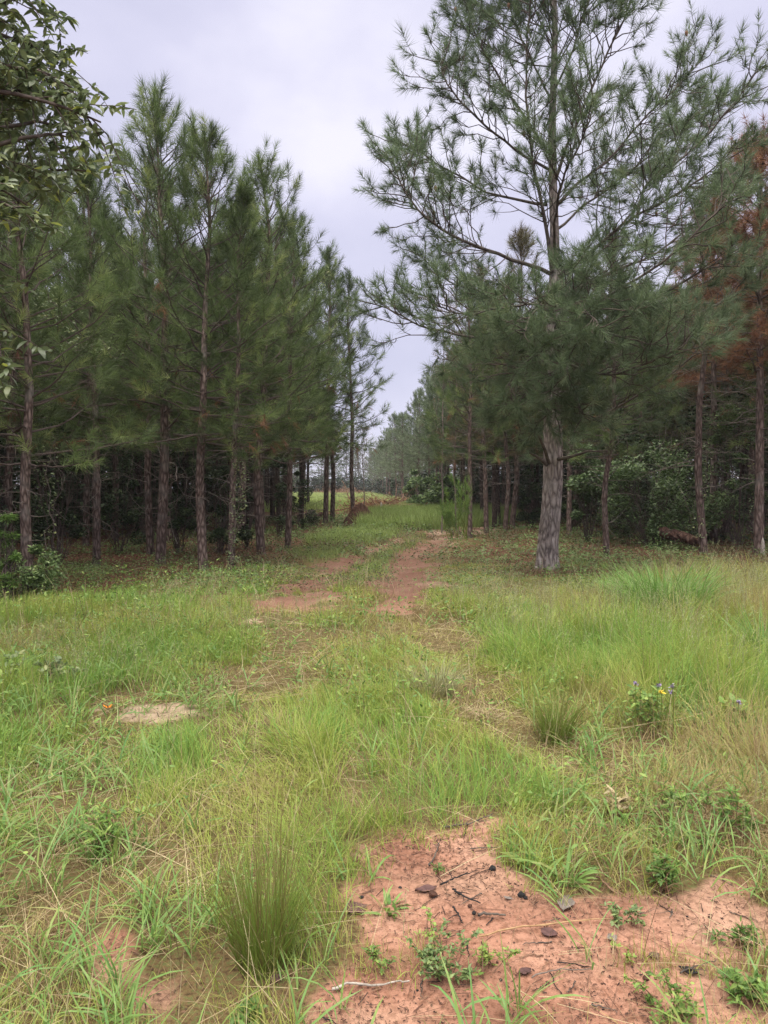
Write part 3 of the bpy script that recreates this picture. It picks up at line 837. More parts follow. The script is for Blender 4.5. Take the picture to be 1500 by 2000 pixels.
# ------------------------------------------------------------------ the big pine
def big_pine():
    D = 14.1
    rng = np.random.default_rng(77)
    bx, by = gxy(1065, 1120); D = by
    base = np.array([bx, by, hz(bx, by)])
    root = thing('big_pine', 'large old pine with thick furrowed trunk and wide open crown right of the track', 'pine tree', base)
    W = lambda u, v, dd=0.0: at(u, v, D + dd) - base
    line = np.array([W(u, v) for u, v in [(1067, 1150), (1067, 1118), (1068, 1100), (1070, 1060), (1076, 1000), (1080, 940), (1080, 880), (1080, 800), (1080, 720), (1083, 640), (1085, 550), (1083, 460), (1080, 360),
                                             (1078, 260), (1081, 160), (1084, 60), (1082, -30), (1080, -110), (1080, -180)]])
    zz = np.linspace(line[0, 2], line[-1, 2], 620)
    pts = np.stack([np.interp(zz, line[:, 2], line[:, 0]), np.interp(zz, line[:, 2], line[:, 1]), zz], -1)
    pxr = np.interp(zz, [0, 0.6, 1.6, 2.6, 3.6, 5.2, 5.6, 8, 10.5, 12.4], [20.5, 19.3, 18.3, 17.6, 16, 13, 8.6, 6.6, 4, 1])
    rad = pxr / F_PX * D
    # trunk surface with real furrows
    S = 120
    a = np.arange(S) / S * 2 * PI
    A, Z = np.meshgrid(a, zz)
    wx = fbm(A * 6, Z * 4, 3, 3) * 2.0
    cells = vnoise(A * S / (2 * PI) * 0.26 + wx, Z * 3.6 + wx * 0.6, 9)
    cells = np.where(A > 0, cells, cells)
    fur = np.abs(fbm(A * 7.5 + wx * 0.8, Z * 4.6 + wx * 0.3, 12, 2) - 0.5) * 2
    plate = smooth(0.03, 0.16, fur) * (0.55 + 0.45 * smooth(0.02, 0.10, np.abs((Z * 4.5 + cells * 3.5 + wx * 1.6) % 1.0 - 0.5)))
    fl = 1 + 0.3 * np.exp(-np.clip(Z, 0, 9) / 0.2) * (0.75 + 0.5 * np.cos(A * 5 + 1))
    Rr = rad[:, None] * fl + 0.015 * (plate - 0.7) + 0.006 * (cells - 0.5)
    Rr = np.maximum(Rr, 0.01)
    V = np.stack([pts[:, None, 0] + Rr * np.cos(A), pts[:, None, 1] + Rr * np.sin(A), Z], -1)
    idx = np.arange(len(zz) * S).reshape(len(zz), S); nx = np.roll(idx, -1, 1)
    mb = MB(); mb.add(V, quads=np.stack([idx[:-1], nx[:-1], nx[1:], idx[1:]], -1).reshape(-1, 4))
    mb.build('trunk', M_BARK_BIG, root, True)
    limbs = [
        ([(1085, 540, 0), (1000, 508, -.2), (930, 478, -.5), (870, 440, -.7), (820, 405, -.8), (790, 350, -.8), (778, 300, -.8)], 6.0, 'low'),
        ([(1078, 530, -.1), (1068, 470, -.2), (1052, 380, -.4), (1035, 290, -.6), (1025, 180, -.7), (1030, 70, -.7), (1040, 0, -.7)], 6.5, 'a'),
        ([(1092, 540, -.1), (1160, 495, -.5), (1210, 450, -.7), (1245, 425, -.9), (1300, 400, -1.1), (1380, 350, -1.3), (1450, 290, -1.3)], 6.0, 'b'),
        ([(1245, 425, -.9), (1252, 390, -.9), (1265, 360, -1), (1310, 330, -1.1), (1380, 270, -1.2), (1440, 200, -1.2), (1485, 140, -1.2)], 4.2, 'c'),
        ([(1088, 400, .1), (1130, 355, .3), (1190, 310, .5), (1240, 255, .6), (1290, 200, .7), (1340, 160, .7), (1375, 120, .7)], 5.0, 'd'),
        ([(1068, 400, 0), (1000, 385, .3), (950, 372, .6), (900, 340, .8), (850, 310, .9), (810, 285, .9), (770, 265, .9)], 4.5, 'e'),
        ([(1085, 350, -.1), (1108, 280, -.3), (1140, 210, -.5), (1170, 150, -.6), (1205, 80, -.7), (1235, 20, -.7), (1250, -40, -.7)], 5.0, 'f'),
        ([(1072, 300, .1), (1030, 235, .3), (985, 165, .5), (950, 110, .6), (925, 60, .6), (915, 10, .6), (905, -30, .6)], 4.2, 'g'),
        ([(1070, 330, .1), (1010, 290, -.3), (950, 245, -.5), (905, 200, -.7), (875, 160, -.7), (862, 130, -.7), (855, 110, -.7)], 4.0, 'h'),
        ([(1070, 690, 0), (1010, 665, -.4), (940, 656, -.7), (880, 648, -.9), (820, 632, -1.0), (775, 605, -1.0), (725, 590, -1.0)], 5.0, 'i'),
        ([(1092, 760, -.2), (1140, 700, -.7), (1190, 640, -1.1), (1260, 600, -1.4), (1330, 560, -1.7), (1400, 520, -1.9), (1450, 490, -1.9)], 6.0, 'j'),
        ([(1095, 815, -.1), (1150, 825, -.4), (1200, 795, -.6), (1260, 760, -.8), (1300, 735, -.9), (1350, 690, -1), (1390, 650, -1)], 4.2, 'k'),
        ([(1080, 720, -.3), (1090, 690, -.9), (1120, 660, -1.5), (1160, 645, -2.0), (1210, 650, -2.3), (1260, 660, -2.5), (1290, 670, -2.6)], 5.0, 'l'),
        ([(1080, 700, -.3), (1060, 690, -1.0), (1040, 690, -1.5), (1020, 705, -1.9), (1000, 720, -2.2), (985, 740, -2.3), (975, 760, -2.4)], 4.2, 'm'),
        ([(1085, 640, -.2), (1095, 610, -1.0), (1110, 590, -1.8), (1130, 590, -2.3), (1150, 600, -2.6), (1165, 620, -2.8), (1175, 640, -2.9)], 4.6, 'n'),
        ([(1085, 590, .2), (1140, 560, 1.0), (1210, 530, 1.5), (1280, 500, 1.8), (1340, 450, 2.0), (1400, 400, 2.1), (1440, 360, 2.1)], 5.0, 'o'),
        ([(1075, 600, .2), (1020, 590, 1.0), (960, 575, 1.6), (910, 560, 2.0), (870, 545, 2.2), (840, 520, 2.3), (815, 500, 2.3)], 4.2, 'p'),
        ([(1085, 500, -.2), (1080, 440, -.9), (1090, 380, -1.4), (1110, 330, -1.7), (1130, 290, -1.9), (1150, 250, -2), (1160, 210, -2)], 4.2, 'q'),
        ([(1085, 620, 0), (1060, 600, -.8), (1010, 600, -1.5), (960, 610, -2), (920, 620, -2.2), (880, 610, -2.3), (850, 590, -2.3)], 4.0, 'r'),
        ([(1085, 450, .2), (1130, 410, 1.0), (1180, 380, 1.5), (1240, 330, 1.8), (1300, 290, 1.9), (1350, 240, 2), (1380, 210, 2)], 4.2, 's'),
        ([(1081, 180, 0), (1110, 120, -.4), (1130, 60, -.6), (1150, 10, -.7), (1165, -40, -.7), (1175, -80, -.7), (1180, -110, -.7)], 3.2, 't'),
        ([(1081, 200, 0), (1050, 130, .4), (1020, 70, .6), (1000, 20, .7), (985, -30, .7), (975, -70, .7), (970, -100, .7)], 3.2, 'u'),
        ([(1090, 640, -.2), (1150, 600, -1.2), (1220, 560, -2.0), (1290, 520, -2.4), (1350, 470, -2.6), (1400, 420, -2.7), (1430, 380, -2.7)], 4.6, 'v'),
        ([(1090, 740, .2), (1150, 720, 1.0), (1220, 690, 1.5), (1300, 650, 1.8), (1370, 610, 2.0), (1430, 580, 2.1), (1470, 540, 2.1)], 4.6, 'w'),
        ([(1080, 650, -.3), (1070, 640, -.9), (1075, 650, -1.5), (1090, 670, -2.0), (1100, 690, -2.4), (1105, 710, -2.7), (1110, 730, -2.8)], 4.0, 'l'),
        ([(1085, 720, -.3), (1075, 715, -.9), (1065, 725, -1.4), (1050, 740, -1.8), (1040, 760, -2.1), (1030, 775, -2.2), (1025, 785, -2.2)], 3.6, 'm'),
        ([(1085, 610, -.3), (1060, 600, -.9), (1050, 605, -1.5), (1040, 620, -2.0), (1035, 640, -2.4), (1030, 660, -2.6), (1028, 670, -2.7)], 4.0, 'n'),
        ([(1090, 770, -.3), (1105, 765, -.8), (1120, 770, -1.3), (1130, 780, -1.7), (1140, 790, -2.0), (1145, 800, -2.1), (1150, 805, -2.1)], 3.4, 'o'),
        ([(1090, 560, -.3), (1100, 540, -.9), (1120, 530, -1.5), (1145, 530, -2.0), (1165, 545, -2.3), (1180, 560, -2.5), (1190, 575, -2.6)], 4.0, 'q'),
        ([(1085, 735, -.3), (1087, 742, -.8), (1090, 755, -1.2), (1088, 772, -1.5), (1084, 790, -1.7), (1078, 806, -1.8), (1072, 820, -1.9)], 3.4, 'l'),
        ([(1082, 700, -.3), (1100, 712, -.9), (1115, 730, -1.4), (1125, 752, -1.7), (1130, 775, -1.9), (1132, 795, -2.0), (1133, 812, -2.0)], 3.4, 'm'),
        ([(1080, 690, -.3), (1062, 705, -.9), (1045, 728, -1.4), (1035, 750, -1.7), (1025, 772, -1.9), (1018, 795, -2.0), (1012, 815, -2.0)], 3.4, 'n'),
        ([(1090, 700, -.4), (1130, 720, -1.2), (1190, 735, -1.9), (1240, 720, -2.3), (1290, 700, -2.6), (1330, 680, -2.8), (1360, 650, -2.8)], 4.0, 'x'),
    ]
    mc = MB()
    B4, R4, tuf = [], [], []
    for pts_, rp, key in limbs:
        q = np.array([W(*p) for p in pts_])
        s = np.linspace(0, 1, 19); ss = np.linspace(0, 1, len(q))
        qq = np.stack([np.interp(s, ss, q[:, k]) for k in range(3)], -1)
        qq[1:-1] = (qq[:-2] + 2 * qq[1:-1] + qq[2:]) / 4
        qq[1:] += np.cumsum(rng.normal(0, 0.012, (18, 3)), 0)
        ml = MB()
        r0 = 0.62 * rp / F_PX * D
        tubes(ml, qq, np.interp(s, [0, 0.15, 1], [r0 * 1.15, r0 * 0.9, 0.009]), 9)
        ml.build('limb', M_LIMB, root, True)
        L = np.linalg.norm(np.diff(qq, axis=0), axis=1).sum()
        low = key in 'ijklmnoprvwx'
        n = int(L * (6.4 if low else 11.5))
        low = key in 'ijklmnoprvwx'
        for i in range(n):
            f = 0.18 + 0.82 * (i + rng.uniform(0, 1)) / n
            j = min(17, int(f * 18))
            p = qq[j] + (qq[j + 1] - qq[j]) * (f * 18 - j)
            d = norm(qq[j + 1] - qq[j])
            lat = rand_unit(rng, 1)[0]; lat = norm(lat - d * lat.dot(d))
            lat[2] *= 0.6 if low else 0.8
            dd = norm(d * rng.uniform(0.35, 0.9) + lat * rng.uniform(0.6, 1.0) + np.array([0, 0, 0.12]))
            l = rng.uniform(0.35, 1.05) * (1.15 - 0.55 * f) * min(1.3, 0.5 + L * 0.22)
            b = curve_pts(p, dd, l, 6, rng.uniform(-0.15, 0.2), 0.07, rng)
            tubes(mc, b, np.linspace(0.011, 0.005, 6), 4, mat=1)
            shoots_along(rng, b, l, None, B4, R4, tuf, 5.0 if low else 4.4, 0.42, 0.4, 0.4, 0.6 if not low else 0.4)
        d = norm(qq[-1] - qq[-2]); tuf.append((qq[-1], d))
    for k in range(40):
        z0 = rng.uniform(9.0, 11.6); p = np.array([np.interp(z0, zz, pts[:, 0]), np.interp(z0, zz, pts[:, 1]), z0])
        az = rng.uniform(0, 6.28); el = rng.uniform(0.4, 1.1); l = (12.3 - z0) * 0.6 + 0.3
        b = curve_pts(p, [math.cos(az) * math.cos(el), math.sin(az) * math.cos(el), math.sin(el)], l, 6, 0.2, 0.05, rng)
        tubes(mc, b, np.linspace(0.014, 0.005, 6), 4, mat=1)
        shoots_along(rng, b, l, None, B4, R4, tuf, 5, 0.4, 0.3, 0.45, 0.5)
    tubes(mc, np.array(B4), np.array(R4), 4, mat=1)
    pos = np.array([a for a, b in tuf]); axd = np.array([b for a, b in tuf])
    lowf = smooth(6.0, 3.5, pos[:, 2])
    keep = rng.uniform(0, 1, len(pos)) < 0.95 + 0.05 * lowf
    pos, axd = pos[keep], axd[keep]
    tt = np.clip(rng.normal(0.5, 0.2, len(pos)), 0, 1)
    needles(mc, pos - axd * 0.09, axd, 0.16 * rng.uniform(0.5, 1.7, len(pos)), 0.215 * rng.uniform(0.6, 1.25, len(pos)), 60, 0.0075, rng, tt, 0, spread=(0.3, 1.35), droop=0.12)
    mc.build('crown', [M_NEEDLE_BLUE, M_TWIG], root)
    # cones
    for k in range(14):
        p = pos[rng.integers(len(pos))]
        if p[2] < 5: continue
        m = MB(); zc = np.linspace(0, 1, 7)
        tubes(m, np.stack([p[0] + zc * 0.02, np.full(7, p[1]), p[2] - zc * 0.11], -1), np.array([0.006, 0.024, 0.03, 0.028, 0.022, 0.014, 0.004]), 8)
        m.build('cone', M_BRUSH, root, True)
    # broken stubs low on the trunk
    for pl in ([(1072, 905, -.2), (1064, 878, -.45), (1052, 850, -.6), (1038, 838, -.7), (1030, 828, -.7)], [(1090, 897, -.2), (1110, 893, -.4), (1135, 886, -.5), (1150, 881, -.6), (1166, 882, -.6)],
               [(1068, 908, -.2), (1055, 896, -.4), (1046, 890, -.5), (1040, 888, -.6), (1034, 884, -.6)]):
        ml = MB(); tubes(ml, np.array([W(*p) for p in pl]), np.array([0.036, 0.028, 0.024, 0.018, 0.009]), 8)
        ml.build('broken_stub', M_LIMB, root, True)


big_pine()


# ------------------------------------------------------------------ broadleaf tree over the near left corner
def broadleaf():
    rng = np.random.default_rng(123)
    base = np.array([-4.3, 5.6, hz(-4.3, 5.6)])
    root = thing('broadleaf_tree', 'broadleaf tree hanging long drooping leaves into the upper near-left corner', 'tree', base)
    mt = MB()
    tp = np.array([[0, 0, -0.2], [0, 0, 0], [0.03, 0, 0.6], [0.06, .05, 1.5], [0.12, .0, 2.6], [0.2, -.05, 3.6], [.35, -.1, 4.6], [.5, 0, 5.6], [.6, 0, 6.6]])
    add_trunk(mt, tp, np.array([.13, .13, .12, .11, .10, .09, .07, .05, .02]), 12, rng)
    mt.build('trunk', M_BARK_DARK, root, True)
    limbs = [
        [(-210, 330, .2), (-120, 230, 0), (-20, 190, -.1), (40, 185, -.2), (85, 190, -.2)],
        [(-210, 250, .3), (-130, 120, .2), (-50, 60, .1), (20, 20, 0), (85, -10, 0)],
        [(-210, 250, .3), (-120, 60, .5), (-30, -40, .6), (40, -90, .6), (110, -120, .6)],
        [(-210, 420, .1), (-110, 340, -.2), (-20, 290, -.3), (60, 270, -.2), (120, 280, 0)],
        [(-210, 480, .1), (-120, 400, .3), (-20, 360, .5), (80, 340, .6), (170, 345, .6)],
        [(-200, 150, .3), (-120, 30, .6), (-30, 60, .8), (60, 90, .9), (130, 120, .9)],
        [(-200, 350, .3), (-110, 240, .7), (-10, 220, .9), (80, 215, 1.0), (150, 225, 1.0)],
        [(-200, 200, .2), (-110, 130, .1), (-30, 120, .2), (60, 140, .3), (140, 170, .3)],
        [(-200, 250, .2), (-110, 190, .5), (-20, 150, .7), (70, 150, .8), (165, 190, .8)],
        [(-200, 300, .2), (-110, 260, .2), (-30, 240, .3), (60, 230, .4), (130, 250, .4)],
        [(-200, 430, .2), (-110, 350, .6), (-30, 330, .9), (70, 350, 1.1), (150, 385, 1.1)],
        [(-200, 460, .2), (-110, 400, .2), (-50, 380, .2), (10, 385, .3), (60, 410, .3)],
        [(-210, 540, 0), (-130, 450, -.3), (-60, 400, -.5), (0, 395, -.6), (55, 420, -.6)],
        [(-200, 280, .2), (-110, 200, -.2), (-20, 170, -.3), (80, 190, -.3), (190, 225, -.3)],
        [(-200, 560, .2), (-130, 520, -.3), (-80, 560, -.5), (-30, 620, -.5), (5, 690, -.5)],
    ]
    mc = MB()
    W = lambda u, v, dd: at(u, v, 5.2 + dd) - base
    tips = []
    for lb in limbs:
        q = np.array([W(*p) for p in lb])
        s = np.linspace(0, 1, 13); ss = np.linspace(0, 1, len(q))
        qq = np.stack([np.interp(s, ss, q[:, k]) for k in range(3)], -1)
        qq[1:] += np.cumsum(rng.normal(0, 0.008, (12, 3)), 0)
        ml = MB(); tubes(ml, qq, np.linspace(0.026, 0.006, 13), 7); ml.build('limb', M_TWIG, root, True)
        L = np.linalg.norm(np.diff(qq, axis=0), axis=1).sum()
        for i in range(int(L * 15)):
            f = rng.uniform(0.12, 1); j = min(11, int(f * 12)); p = qq[j] + (qq[j + 1] - qq[j]) * (f * 12 - j)
            d = norm(qq[j + 1] - qq[j]); dd = norm(d * 0.55 + rng.normal(0, 0.6, 3) + np.array([0, 0, 0.1]))
            l = rng.uniform(0.15, 0.5)
            b = curve_pts(p, dd, l, 5, rng.uniform(-0.5, 0.1), 0.06, rng)
            tubes(mc, b, np.linspace(0.005, 0.0018, 5), 4, mat=1)
            tips.append((b, l))
    base_p, az, tilt = [], [], []
    for b, l in tips:
        for m in range(int(9 + l * 32)):
            f = rng.uniform(0.15, 1); j = min(3, int(f * 4)); p = b[j] + (b[j + 1] - b[j]) * (f * 4 - j)
            base_p.append(p); az.append(rng.uniform(0, 6.28)); tilt.append(rng.uniform(1.1, 2.3))
    n = len(base_p)
    blades(mc, np.array(base_p), np.array(az), rng.uniform(0.055, 0.11, n), rng.uniform(0.02, 0.036, n), np.array(tilt), rng.uniform(0.2, 0.9, n), LEAF,
           np.clip(rng.beta(2, 2.5, n) + (rng.uniform(0, 1, n) < 0.07) * 0.4, 0, 1), 0, rng)
    mc.build('foliage', [M_BROAD, M_TWIG], root)


broadleaf()


# ------------------------------------------------------------------ bushes, vines, saplings
def leaf_cloud(mb, centers, radii, n, ln, wd, rng, t=(0.5, 0.2), mat=0, prof=LEAF3, flat=0.75):
    centers = np.asarray(centers); radii = np.asarray(radii)
    c = rng.integers(0, len(centers), n)
    d = rand_unit(rng, n) * (rng.uniform(0.35, 1, n) ** 0.5)[:, None]
    d[:, 2] *= flat
    p = centers[c] + d * radii[c][:, None]
    p[:, 2] = np.maximum(p[:, 2], 0.02)
    blades(mb, p, rng.uniform(0, 6.28, n), rng.uniform(0.6, 1.2, n) * ln, rng.uniform(0.7, 1.2, n) * wd, rng.uniform(0.6, 2.0, n), rng.uniform(0.1, 0.8, n), prof,
           np.clip(rng.normal(t[0], t[1], n), 0, 1), mat, rng)


def bush(x, y, w, h, n, label, ln=0.07, wd=0.04, mat=None, seed=0, group=None, name='bush', clumps=14, t=(0.45, 0.22)):
    rng = np.random.default_rng(seed)
    base = np.array([x, y, hz(x, y)])
    root = thing(name, label, 'bush', base, 0, group)
    az = rng.uniform(0, 6.28, clumps); rr = np.sqrt(rng.uniform(0, 1, clumps)) * w * 0.8
    hh = rng.uniform(0.12, 1.0, clumps) * h * (1 - 0.3 * (rr / w) ** 2)
    cen = np.stack([np.cos(az) * rr, np.sin(az) * rr, hh], -1)
    rad = rng.uniform(0.14, 0.44, clumps) * min(w, h)
    ms = MB()
    P, R = [], []
    for c in cen:
        q = np.linspace([c[0] * 0.15, c[1] * 0.15, -0.05], c, 6); q[1:-1] += rng.normal(0, 0.04, (4, 3)); P.append(q); R.append(np.linspace(0.014, 0.004, 6))
        for _ in range(3):
            e = c + rand_unit(rng, 1)[0] * 0.35 * w
            q2 = np.linspace(q[3], e, 6); q2[1:-1] += rng.normal(0, 0.03, (4, 3)); P.append(q2); R.append(np.linspace(0.006, 0.002, 6))
    tubes(ms, np.array(P), np.array(R), 4)
    ms.build('stem', M_TWIG, root)
    mf = MB(); leaf_cloud(mf, cen, rad, n, ln, wd, rng, t)
    mf.build('foliage', mat or M_BUSH, root)
    return root


def pbush(u, v, hpx, wpx, n, label, d=None, **k):
    if d is None:
        x, y = on_ground(u, v)
    else:
        p = at(u, v, d); x, y = p[0], d
    return bush(x, y, wpx / 2 / F_PX * y, hpx / F_PX * y, n, label, **k)


pbush(1275, 1065, 190, 220, 9000, 'big dark glossy bush beside the rotten log under the right stand', d=20.5, seed=1, ln=0.10, wd=0.055, clumps=30, t=(0.3, 0.22))
pbush(1150, 1060, 210, 130, 4500, 'dark leafy bush between the big pine and the thin pale trunk', d=21.5, seed=2, ln=0.1, wd=0.06, clumps=16, t=(0.25, 0.2))
pbush(1440, 1075, 300, 130, 4500, 'tangled bush climbing between the two right-hand twiggy trunks', d=20.8, seed=3, ln=0.09, wd=0.05, clumps=20, t=(0.4, 0.25))
pbush(1345, 900, 150, 170, 0 + 4000, 'leafy sapling bush behind the twiggy pine by the log', d=22.5, seed=4, ln=0.1, wd=0.06, clumps=18, t=(0.35, 0.25)).location.z = 0.0
pbush(848, 1000, 90, 100, 2600, 'dark green bush under the pale far pines', d=44, seed=5, ln=0.2, wd=0.12, clumps=16, t=(0.5, 0.25))
pbush(815, 1000, 90, 60, 2200, 'smaller grey-green bush left of the dark one under the pale far pines', d=50, seed=6, ln=0.2, wd=0.12, clumps=10, t=(0.5, 0.2))
pbush(70, 1180, 110, 150, 3500, 'low weedy bush at the foot of the near corner pine', d=11.0, seed=7, ln=0.06, wd=0.03, clumps=14, t=(0.6, 0.2))
pbush(15, 1150, 190, 60, 2500, 'feathery green shrub at the left edge beside the corner pine', d=10.5, seed=8, ln=0.08, wd=0.012, clumps=14, mat=M_WEED, t=(0.25, 0.2))
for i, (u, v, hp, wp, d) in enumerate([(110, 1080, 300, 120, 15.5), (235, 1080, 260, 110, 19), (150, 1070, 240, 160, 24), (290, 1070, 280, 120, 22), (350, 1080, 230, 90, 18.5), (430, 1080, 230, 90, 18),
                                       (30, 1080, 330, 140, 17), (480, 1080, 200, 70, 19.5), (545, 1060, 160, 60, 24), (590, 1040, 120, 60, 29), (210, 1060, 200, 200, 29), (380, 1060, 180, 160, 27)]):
    pbush(u, v, hp, wp, 2600, 'shadowy understorey bush among the left stand\'s trunks, one of several alike', d=d, seed=20 + i, ln=0.085, wd=0.05, clumps=14, group='understorey bushes of the left stand', t=(0.5, 0.25), mat=M_SHADE_LEAF)
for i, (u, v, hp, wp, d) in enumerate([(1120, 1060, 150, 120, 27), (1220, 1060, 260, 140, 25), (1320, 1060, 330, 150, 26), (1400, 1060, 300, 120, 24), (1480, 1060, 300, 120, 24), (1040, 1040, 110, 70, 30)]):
    pbush(u, v, hp, wp, 2600, 'shadowy understorey bush behind the right stand\'s trunks, one of several alike', d=d, seed=40 + i, ln=0.095, wd=0.06, clumps=14, group='understorey bushes of the right stand', t=(0.5, 0.25), mat=M_SHADE_LEAF)


def thicket(name, label, inner, outer, y0, y1, n, per, ztop, seed, grow=1.0, size=0.13):
    """uncountable shrubby layer that closes the view under the canopy"""
    rng = np.random.default_rng(seed)
    y = rng.uniform(y0, y1, n); x = inner(y) + (outer - inner(y)) * rng.uniform(0, 1, n) ** 1.2
    cz = rng.uniform(0, 1, n) ** 1.3 * ztop
    mb = MB()
    cen = np.stack([x, y, cz], -1); rad = rng.uniform(0.45, 1.15, n) * grow
    N = n * per
    c = rng.integers(0, n, N)
    d = rand_unit(rng, N) * (rng.uniform(0.2, 1, N) ** 0.5)[:, None]
    p = cen[c] + d * rad[c][:, None]; p[:, 2] = np.maximum(p[:, 2], 0.03)
    sz = size * (0.7 + p[:, 1] / 45) * rng.uniform(0.6, 1.3, N)
    blades(mb, p, rng.uniform(0, 6.28, N), sz, sz * 0.55, rng.uniform(0.6, 2.2, N), 0.5, LEAF3, np.clip(rng.normal(0.2, 0.18, N), 0, 1), 0, rng)
    B = np.array([curve_pts([a, b, -0.05], norm(np.array([rng.normal(0, .25), rng.normal(0, .25), 1])), rng.uniform(1, ztop + 1), 7, 0, 0.06, rng) for a, b in zip(x[::2], y[::2])])
    tubes(mb, B, np.tile(np.linspace(0.022, 0.008, 7), (len(B), 1)), 4, mat=1)
    o = mb.build(name, [M_SHADE_LEAF, M_TWIG]); stuff(o); o['label'] = label
    return o


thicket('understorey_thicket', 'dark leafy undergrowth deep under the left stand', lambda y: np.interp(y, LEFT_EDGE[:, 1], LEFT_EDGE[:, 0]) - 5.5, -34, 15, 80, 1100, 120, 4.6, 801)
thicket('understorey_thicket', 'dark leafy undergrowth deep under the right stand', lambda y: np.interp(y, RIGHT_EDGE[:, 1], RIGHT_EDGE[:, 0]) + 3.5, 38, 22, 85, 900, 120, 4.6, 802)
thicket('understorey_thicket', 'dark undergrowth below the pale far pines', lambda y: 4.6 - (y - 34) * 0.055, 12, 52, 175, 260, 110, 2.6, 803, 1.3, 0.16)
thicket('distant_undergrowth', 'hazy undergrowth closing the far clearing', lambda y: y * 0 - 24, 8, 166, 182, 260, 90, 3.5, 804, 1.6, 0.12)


def vine(pts, n, label, ln=0.06, wd=0.05, seed=0, r=0.09, group=None):
    rng = np.random.default_rng(seed)
    q = np.array(pts); base = q[0].copy()
    root = thing('leafy_vine', label, 'vine', base, 0, group)
    s = np.linspace(0, 1, 16); ss = np.linspace(0, 1, len(q))
    qq = np.stack([np.interp(s, ss, q[:, k]) for k in range(3)], -1) - base
    qq[1:] += rng.normal(0, 0.025, (15, 3))
    m = MB(); tubes(m, qq, np.full(16, 0.006), 4); m.build('stem', M_DEADTWIG, root)
    mf = MB(); leaf_cloud(mf, qq, np.full(16, r), n, ln, wd, rng, (0.6, 0.22), prof=LEAF3, flat=1.0)
    mf.build('foliage', M_VINE, root)


vine([at(300, 715, 15.2), at(290, 740, 15.2), at(287, 770, 15.1), at(293, 790, 15.2)], 46, 'short pale-leaved vine dangling over the dark gap behind the second trunk', seed=1, r=0.07)
vine([at(455, 1100, 14.6), at(460, 1030, 14.6), at(470, 960, 14.5), at(468, 900, 14.6)], 260, 'light-leaved vine climbing the thin leaning trunk', seed=2, r=0.16)
vine([at(85, 1090, 12.2), at(98, 1000, 12.3), at(90, 930, 12.2), at(110, 860, 12.4)], 110, 'sparse yellowing vine beside the near corner trunk', seed=3, r=0.2)
vine([at(1365, 1050, 18.1), at(1372, 980, 18.2), at(1380, 920, 18.2), at(1376, 860, 18.3)], 220, 'green creeper on the twiggy pine trunk by the log', seed=4, r=0.17)
vine([at(1470, 1040, 18.2), at(1476, 990, 18.2), at(1482, 950, 18.2), at(1470, 900, 18.3)], 160, 'bright creeper on the white-footed dead trunk', seed=5, r=0.17)
vine([at(600, 640, 27), at(610, 600, 27), at(625, 560, 27), at(640, 530, 27)], 120, 'yellow-green vine high in the left crowns near the sky gap', seed=6, r=0.2, ln=0.09, wd=0.07)
vine([at(60, 640, 12), at(110, 600, 12.2), at(90, 560, 12.1), at(140, 640, 12.3)], 240, 'yellow-green creeper in the lower crown of the near corner pine', seed=7, r=0.25)
vine([at(230, 700, 13.5), at(190, 660, 13.6), at(150, 690, 13.4), at(120, 650, 13.3)], 180, 'pale leafy vine strung below the broadleaf tree in the pine crowns', seed=8, r=0.22)

# hanging bare vine strands in the shade
rng = np.random.default_rng(9)
for i in range(16):
    left = i < 9
    u = rng.uniform(20, 520) if left else rng.uniform(1100, 1490)
    d = rng.uniform(13.5, 17.5) if left else rng.uniform(18.5, 21)
    v0, v1 = rng.uniform(820, 880), rng.uniform(1000, 1090)
    q = np.array([at(u + rng.normal(0, 14), v0 + (v1 - v0) * f, d + rng.normal(0, 0.12)) for f in np.linspace(0, 1, 7)])
    s = np.linspace(0, 1, 22); ss = np.linspace(0, 1, 7)
    qq = np.stack([np.interp(s, ss, q[:, k]) for k in range(3)], -1); qq += rng.normal(0, 0.012, qq.shape)
    m = MB(); tubes(m, qq, np.full(22, 0.005), 4)
    o = m.build('bare_vine', M_DEADTWIG, None, False, qq[-1])
    tag(o, 'thin bare vine strand hanging in the shade of the ' + ('left' if left else 'right') + ' stand', 'vine', 'bare vine strands of the ' + ('left' if left else 'right') + ' stand')

